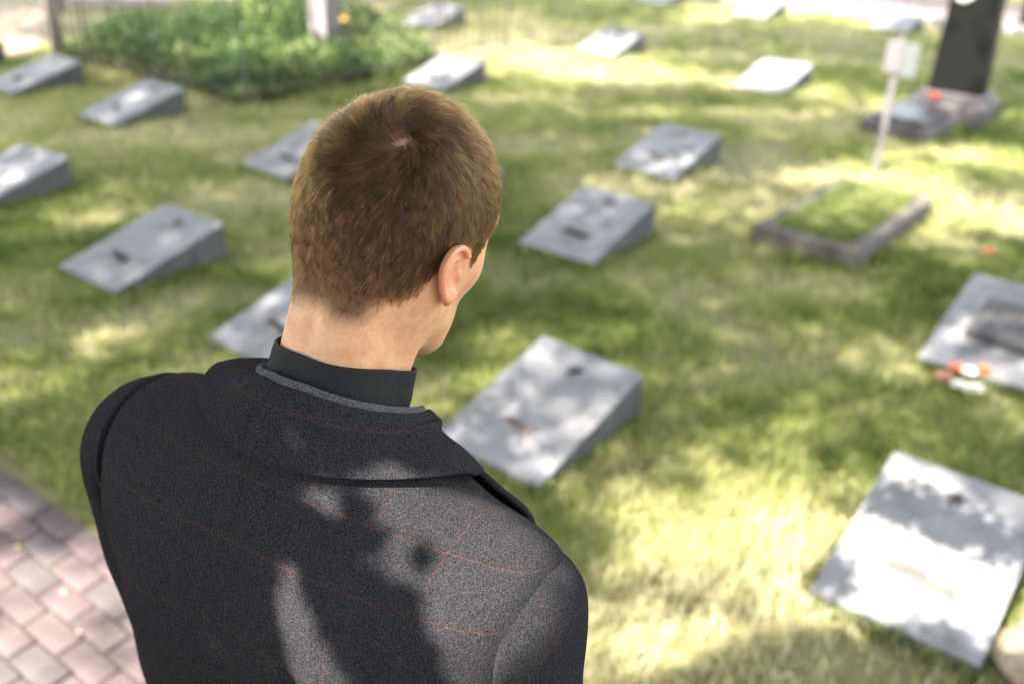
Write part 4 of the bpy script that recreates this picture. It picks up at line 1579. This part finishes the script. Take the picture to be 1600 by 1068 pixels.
# --- sleeves: swept ovals from the armhole down to the cuff
def sleeve(s):
    ctr = np.array([(.236, -.012, 1.374), (.243, -.012, 1.370), (.250, -.010, 1.346), (.252, -.006, 1.290), (.250, -.004, 1.235),
                    (.238, .000, 1.15), (.242, .002, 1.08), (.246, .012, .99), (.248, .040, .905)])
    nrm = np.array([(1, 0, .10), (1, 0, -.05), (.80, 0, -.60), (.45, 0, -.9), (.2, 0, -1), (.1, 0, -1), (.06, .2, -1), (.04, .3, -1), (.04, .35, -1)], float)
    nrm /= np.linalg.norm(nrm, axis=1)[:, None]
    ra = np.array([.070, .072, .066, .060, .058, .057, .056, .057, .052])    # in the plane of the bend (vertical at the armhole)
    ctr[3:, 0] += -.040 if s > 0 else .004
    ctr[1:3, 0] += np.array([-.009, -.026]) if s > 0 else np.array([.004, .008])
    rb = np.array([.066, .072, .074, .074, .072, .068, .066, .060, .054])    # front to back
    tt = np.linspace(0, 1, 130)
    C = catmull(ctr, tt)
    N_ = catmull(nrm, tt)
    N_ /= np.linalg.norm(N_, axis=1)[:, None]
    A, B_ = catmull(ra[:, None], tt)[:, 0], catmull(rb[:, None], tt)[:, 0]
    nc = 96
    ph = np.linspace(0, 2 * np.pi, nc, endpoint=False)
    P = np.zeros((len(tt), nc, 3))
    for i in range(len(tt)):
        fy = np.array([0, 1.0, 0])
        e1 = np.cross(fy, N_[i]); e1 /= np.linalg.norm(e1)       # up at the armhole, outward further down
        if e1[2] < 0 and i < 3: e1 = -e1
        e2 = np.cross(N_[i], e1)
        P[i] = C[i] + np.outer(np.cos(ph) * A[i], e1) + np.outer(np.sin(ph) * B_[i], e2)
    Nn = grid_normals(P)
    if (Nn[60] * (P[60] - P[60].mean(0))).sum() < 0:
        Nn = -Nn
    zz = P[..., 2]
    dd = .0030 * (fbm(P[..., 0] * 30 + s * 3, zz * 14, 25, 3) - .5)
    dd += .0055 * np.exp(-((tt[:, None] - .050) / .03) ** 2)        # roped sleeve head
    dd -= .006 * np.exp(-((tt[:, None] - 0.0) / .012) ** 2)
    P = P + Nn * dd[..., None]
    P[..., 0] *= s
    P = tilt(P)
    return loft('sleeve', P, M_wool, coat, True, flip=(s < 0))


sleeve(1)
sleeve(-1)


# --- collar: inner stand, roll line and fall lying on the shoulders
def collar():
    NA = 150
    al = np.linspace(-R(128), R(128), NA)                  # 0 at the centre back
    thb = -np.pi / 2 + al                                  # torso angle
    rows = []
    fwd = np.clip((np.abs(al) - R(12)) / R(116), 0, 1)
    sink = .062 * fwd ** 1.25
    def ring(ax_, by_, z_, cy=.014):
        return np.stack([.006 + np.sin(al) * ax_, cy - np.cos(al) * by_, np.full(NA, z_) - .010 - sink], 1)
    st0 = ring(.070, .064, 1.522)
    st1 = ring(.0715, .0665, 1.545)
    fold_in = ring(.0735, .0700, 1.560)
    fold = ring(.0790, .0755, 1.5645)
    fold_o = ring(.0850, .0820, 1.558)
    tE = .128 + .085 * np.clip(np.abs(al) / R(100), 0, 1) ** 2
    edge = torso_pt(thb, tE)
    e2 = torso_pt(thb, tE + .01)
    e1 = torso_pt(thb + .01, tE)
    nr = np.cross(e1 - edge, edge - e2)
    nr /= np.linalg.norm(nr, axis=1)[:, None]
    nr = np.where((nr[:, 2] < 0)[:, None], -nr, nr)
    edge = edge + nr * .0115
    mid = torso_pt(thb, tE * .55) + nr * .016
    mid[:, 2] -= 0
    q1 = fold_o * .55 + mid * .45 + nr * .003
    q3 = mid * .45 + edge * .55 + nr * .0015
    ctrl = np.stack([st0, st1, fold_in, fold, fold_o, q1, mid, q3, edge], 0)
    tt = np.linspace(0, 1, 60)
    P = np.stack([catmull(ctrl[:, k], tt) for k in range(NA)], 1)
    uv = np.zeros((60, NA, 2))
    du = np.zeros((60, NA)); du[:, 1:] = np.linalg.norm(np.diff(P, axis=1), axis=2)
    cu = np.cumsum(du, 1); cu -= cu[:, NA // 2:NA // 2 + 1]
    dv = np.zeros((60, NA)); dv[1:] = np.linalg.norm(np.diff(P, axis=0), axis=2)
    uv[..., 0], uv[..., 1] = cu, np.cumsum(dv, 0) + .012
    P += nr[None] * (.0014 * (fbm(cu * 30 + 2, uv[..., 1] * 30, 33, 2) - .5))[..., None]
    o = loft('collar', P, M_wool, coat, False, .0036, uv)
    # undercollar strip seen just inside the roll
    ins = np.stack([ring(.0655, .0615, 1.530), ring(.0680, .0645, 1.556), ring(.0705, .0672, 1.5685), ring(.0735, .0702, 1.5690), ring(.0760, .0725, 1.5640)], 0)
    Pi = np.stack([catmull(ins[:, k], np.linspace(0, 1, 16)) for k in range(NA)], 1)
    loft('undercollar', Pi, M_lining, coat, False, .0015)
    return o


collar()


# lapels: two turned back flaps down the front from the collar ends
def lapel(s):
    rows = []
    for i in range(24):
        t = i / 23
        tt_ = .20 + .42 * t
        wdt = (.16 + .36 * math.sin(math.pi * min(1, .25 + .75 * t)) ** .8) * (1 - t) ** .5 + .02
        th0 = np.pi / 2 - s * (.02 + .50 * (1 - t))
        row = []
        for k in range(10):
            a = th0 - s * wdt * k / 9
            pt = torso_pt(np.array([a]), np.array([tt_]))[0]
            c0 = np.array([0, 0, pt[2]])
            n_ = pt - c0
            n_ /= np.linalg.norm(n_)
            row.append(pt + n_ * (.0085 - .002 * (k / 9)) + np.array([0, 0, .012 * (1 - t) * k / 9]))
        rows.append(row)
    return loft('lapel', np.array(rows), M_wool, coat, False, .005, flip=(s > 0))


lapel(1)
lapel(-1)
for z_ in (1.16, 1.06, .96):
    pt = torso_pt(np.array([np.pi / 2]), np.array([np.interp(z_, [.78, 1.08, 1.285], [1, .75, .5])]))[0]
    bm = bmesh.new()
    bmesh.ops.create_cone(bm, cap_ends=True, segments=20, radius1=.011, radius2=.009, depth=.005,
                          matrix=Matrix.Translation((0.0, pt[1] + .004, z_)) @ Matrix.Rotation(R(-90), 4, 'X'))
    bm_obj('button', bm, M_shoe, coat, True)

# --- shirt: collar band standing above the coat, with a turned-down leaf and a front panel
NA = 120
al = np.linspace(-np.pi, np.pi, NA, endpoint=False)


def neck_radius(zc):
    """Distance from the neck's axis to the skin all round, at a level that sinks toward the front."""
    ax0, ax1 = np.array([0.0, -0.008, 1.47]), h2b(np.array([0, -.030, -.055]))
    fr = (1 - np.cos(al)) / 2
    zz = zc - .004 - .046 * fr ** 1.2
    k = (zz - ax0[2]) / (ax1[2] - ax0[2])
    c0 = ax0 + k[:, None] * (ax1 - ax0)
    D = np.stack([np.sin(al), -np.cos(al), np.zeros(NA)], 1)
    lo_, hi_ = np.full(NA, .02), np.full(NA, .075)
    for _ in range(18):
        mid = (lo_ + hi_) / 2
        q = b2h(c0 + D * mid[:, None])
        ins = head_sdf((q[:, 0], q[:, 1], q[:, 2])) < 0
        lo_, hi_ = np.where(ins, mid, lo_), np.where(ins, hi_, mid)
    r_ = np.minimum(lo_, .066)
    for _ in range(6):
        r_ = np.maximum(r_, (np.roll(r_, 1) + r_ * 2 + np.roll(r_, -1)) / 4)
        r_ = (np.roll(r_, 1) + r_ * 2 + np.roll(r_, -1)) / 4
    return c0, D, r_


ctrl = []
for zc, gap in ((1.520, -.004), (1.554, .0012), (1.572, .0022), (1.5755, .0042), (1.572, .0060), (1.555, .0075), (1.530, .0095), (1.500, .012)):
    c0, D, r_ = neck_radius(zc)
    ctrl.append(c0 + D * (r_ + gap)[:, None])
ctrl = np.stack(ctrl, 0)
P = np.stack([catmull(ctrl[:, k], np.linspace(0, 1, 40)) for k in range(NA)], 1)
P = P + ((fbm(P[..., 0] * 45 + 3, P[..., 2] * 60 + P[..., 1] * 30, 71, 2) - .5) * .0022)[..., None] * np.stack([np.sin(al), -np.cos(al), 0 * al], 1)[None]
shirt = loft('shirt', P, M_shirt, man, True)

# --- trousers and shoes
def tro():
    rows = []
    for s in (1, -1):
        for i, (z_, cx, cy, a_, b_) in enumerate(((.98, .075, 0, .105, .112), (.86, .092, 0, .10, .112), (.78, .098, .0, .092, .098), (.52, .102, .004, .074, .080), (.30, .106, -.006, .064, .070), (.085, .110, -.004, .058, .068))):
            rows.append((s, z_, cx, cy, a_, b_))
    V, F = [], []
    for s in (1, -1):
        rr_ = np.array([r[1:] for r in rows if r[0] == s])
        g_ = catmull(rr_, np.linspace(0, 1, 40))
        off = len(V)
        for z_, cx, cy, a_, b_ in g_:
            for k in range(32):
                an = 2 * math.pi * k / 32
                V.append((s * cx + a_ * math.cos(an), cy + b_ * math.sin(an), z_ + .004 * math.sin(an * 2 + z_ * 40)))
        for i in range(39):
            for k in range(32):
                F.append((off + i * 32 + k, off + (i + 1) * 32 + k, off + (i + 1) * 32 + (k + 1) % 32, off + i * 32 + (k + 1) % 32))
    return mesh_obj('trousers', V, F, M_trouser, man)


tro()
for s in (1, -1):
    def shoe(P, s=s):
        X = (P[0] - s * .112, P[1], P[2])
        d = s_cap(X, (0, -.04, .045), (s * .008, .10, .036), .040, .036)
        d = smin(d, s_cap(X, (0, -.03, .07), (0, -.02, .10), .042, .040), .03)
        d = smin(d, s_ell(X, (s * .012, .135, .028), (.038, .055, .026)), .03)
        d = smax(d, -(P[2] - .014), .004)
        sole = smax(s_ell(X, (s * .006, .05, .012), (.046, .145, .05)), np.abs(P[2] - .010) - .010, .004)
        return np.minimum(d, sole)
    v_, f_ = sdf_mesh(shoe, (s * .112 - .07, -.12, -.01), (s * .112 + .07, .22, .16), .004)
    mesh_obj('shoe', v_, f_, M_shoe, man)


# ------------------------------------------------------------------ leaf cover, grass, petals
(Vc, Fc), (Vb, Fb) = make_canopy()
crown = mesh_obj('crown', Vc - np.array([-7.0, -1.2, 0]), Fc, M_leaf, tr1, smooth=False)
crown['kind'] = 'stuff'
set_tint(crown, np.repeat(rng.random(len(Fc)), 4))
lowb = mesh_obj('gobo_bough', Vb - np.array([-7.0, -1.2, 0]), Fb, M_leaf, tr1, smooth=False)
lowb['kind'] = 'stuff'
set_tint(lowb, np.repeat(rng.random(len(Fb)), 4))
make_grass()

n = 1500
x, y = rng.uniform(-2.8, 2.6, n), rng.uniform(1.1, 8, n)
keep = np.ones(n, bool)
for (sx, sy, a, w, l) in STONES:
    c_, s_ = math.cos(a), math.sin(a)
    uu = (x - sx) * c_ + (y - sy) * s_
    vv = -(x - sx) * s_ + (y - sy) * c_
    keep &= ~((uu > 0) & (uu < w) & (vv > 0) & (vv < l))
onpath = ((np.stack([x, y], 1) - PE) @ FV) < 0.0
x, y, onpath = x[keep], y[keep], onpath[keep]
z = np.where(onpath, .024, .040)
V, F = leaf_quads(np.stack([x, y, z], 1), .016, 8)
po = mesh_obj('fallen_petals', V, F, None, None, smooth=False)
m, nt, p = mat('fallen_petal')
at = node(nt, 'ShaderNodeAttribute', attribute_name='tint')
nt.links.new(ramp(nt, at.outputs['Fac'], [(0, (.55, .52, .45)), (.5, (.45, .38, .16)), (1, (.40, .40, .14))]), p.inputs['Base Color'])
po.data.materials.append(m)
set_tint(po, np.repeat(rng.random(len(F)), 4))
po['kind'] = 'stuff'
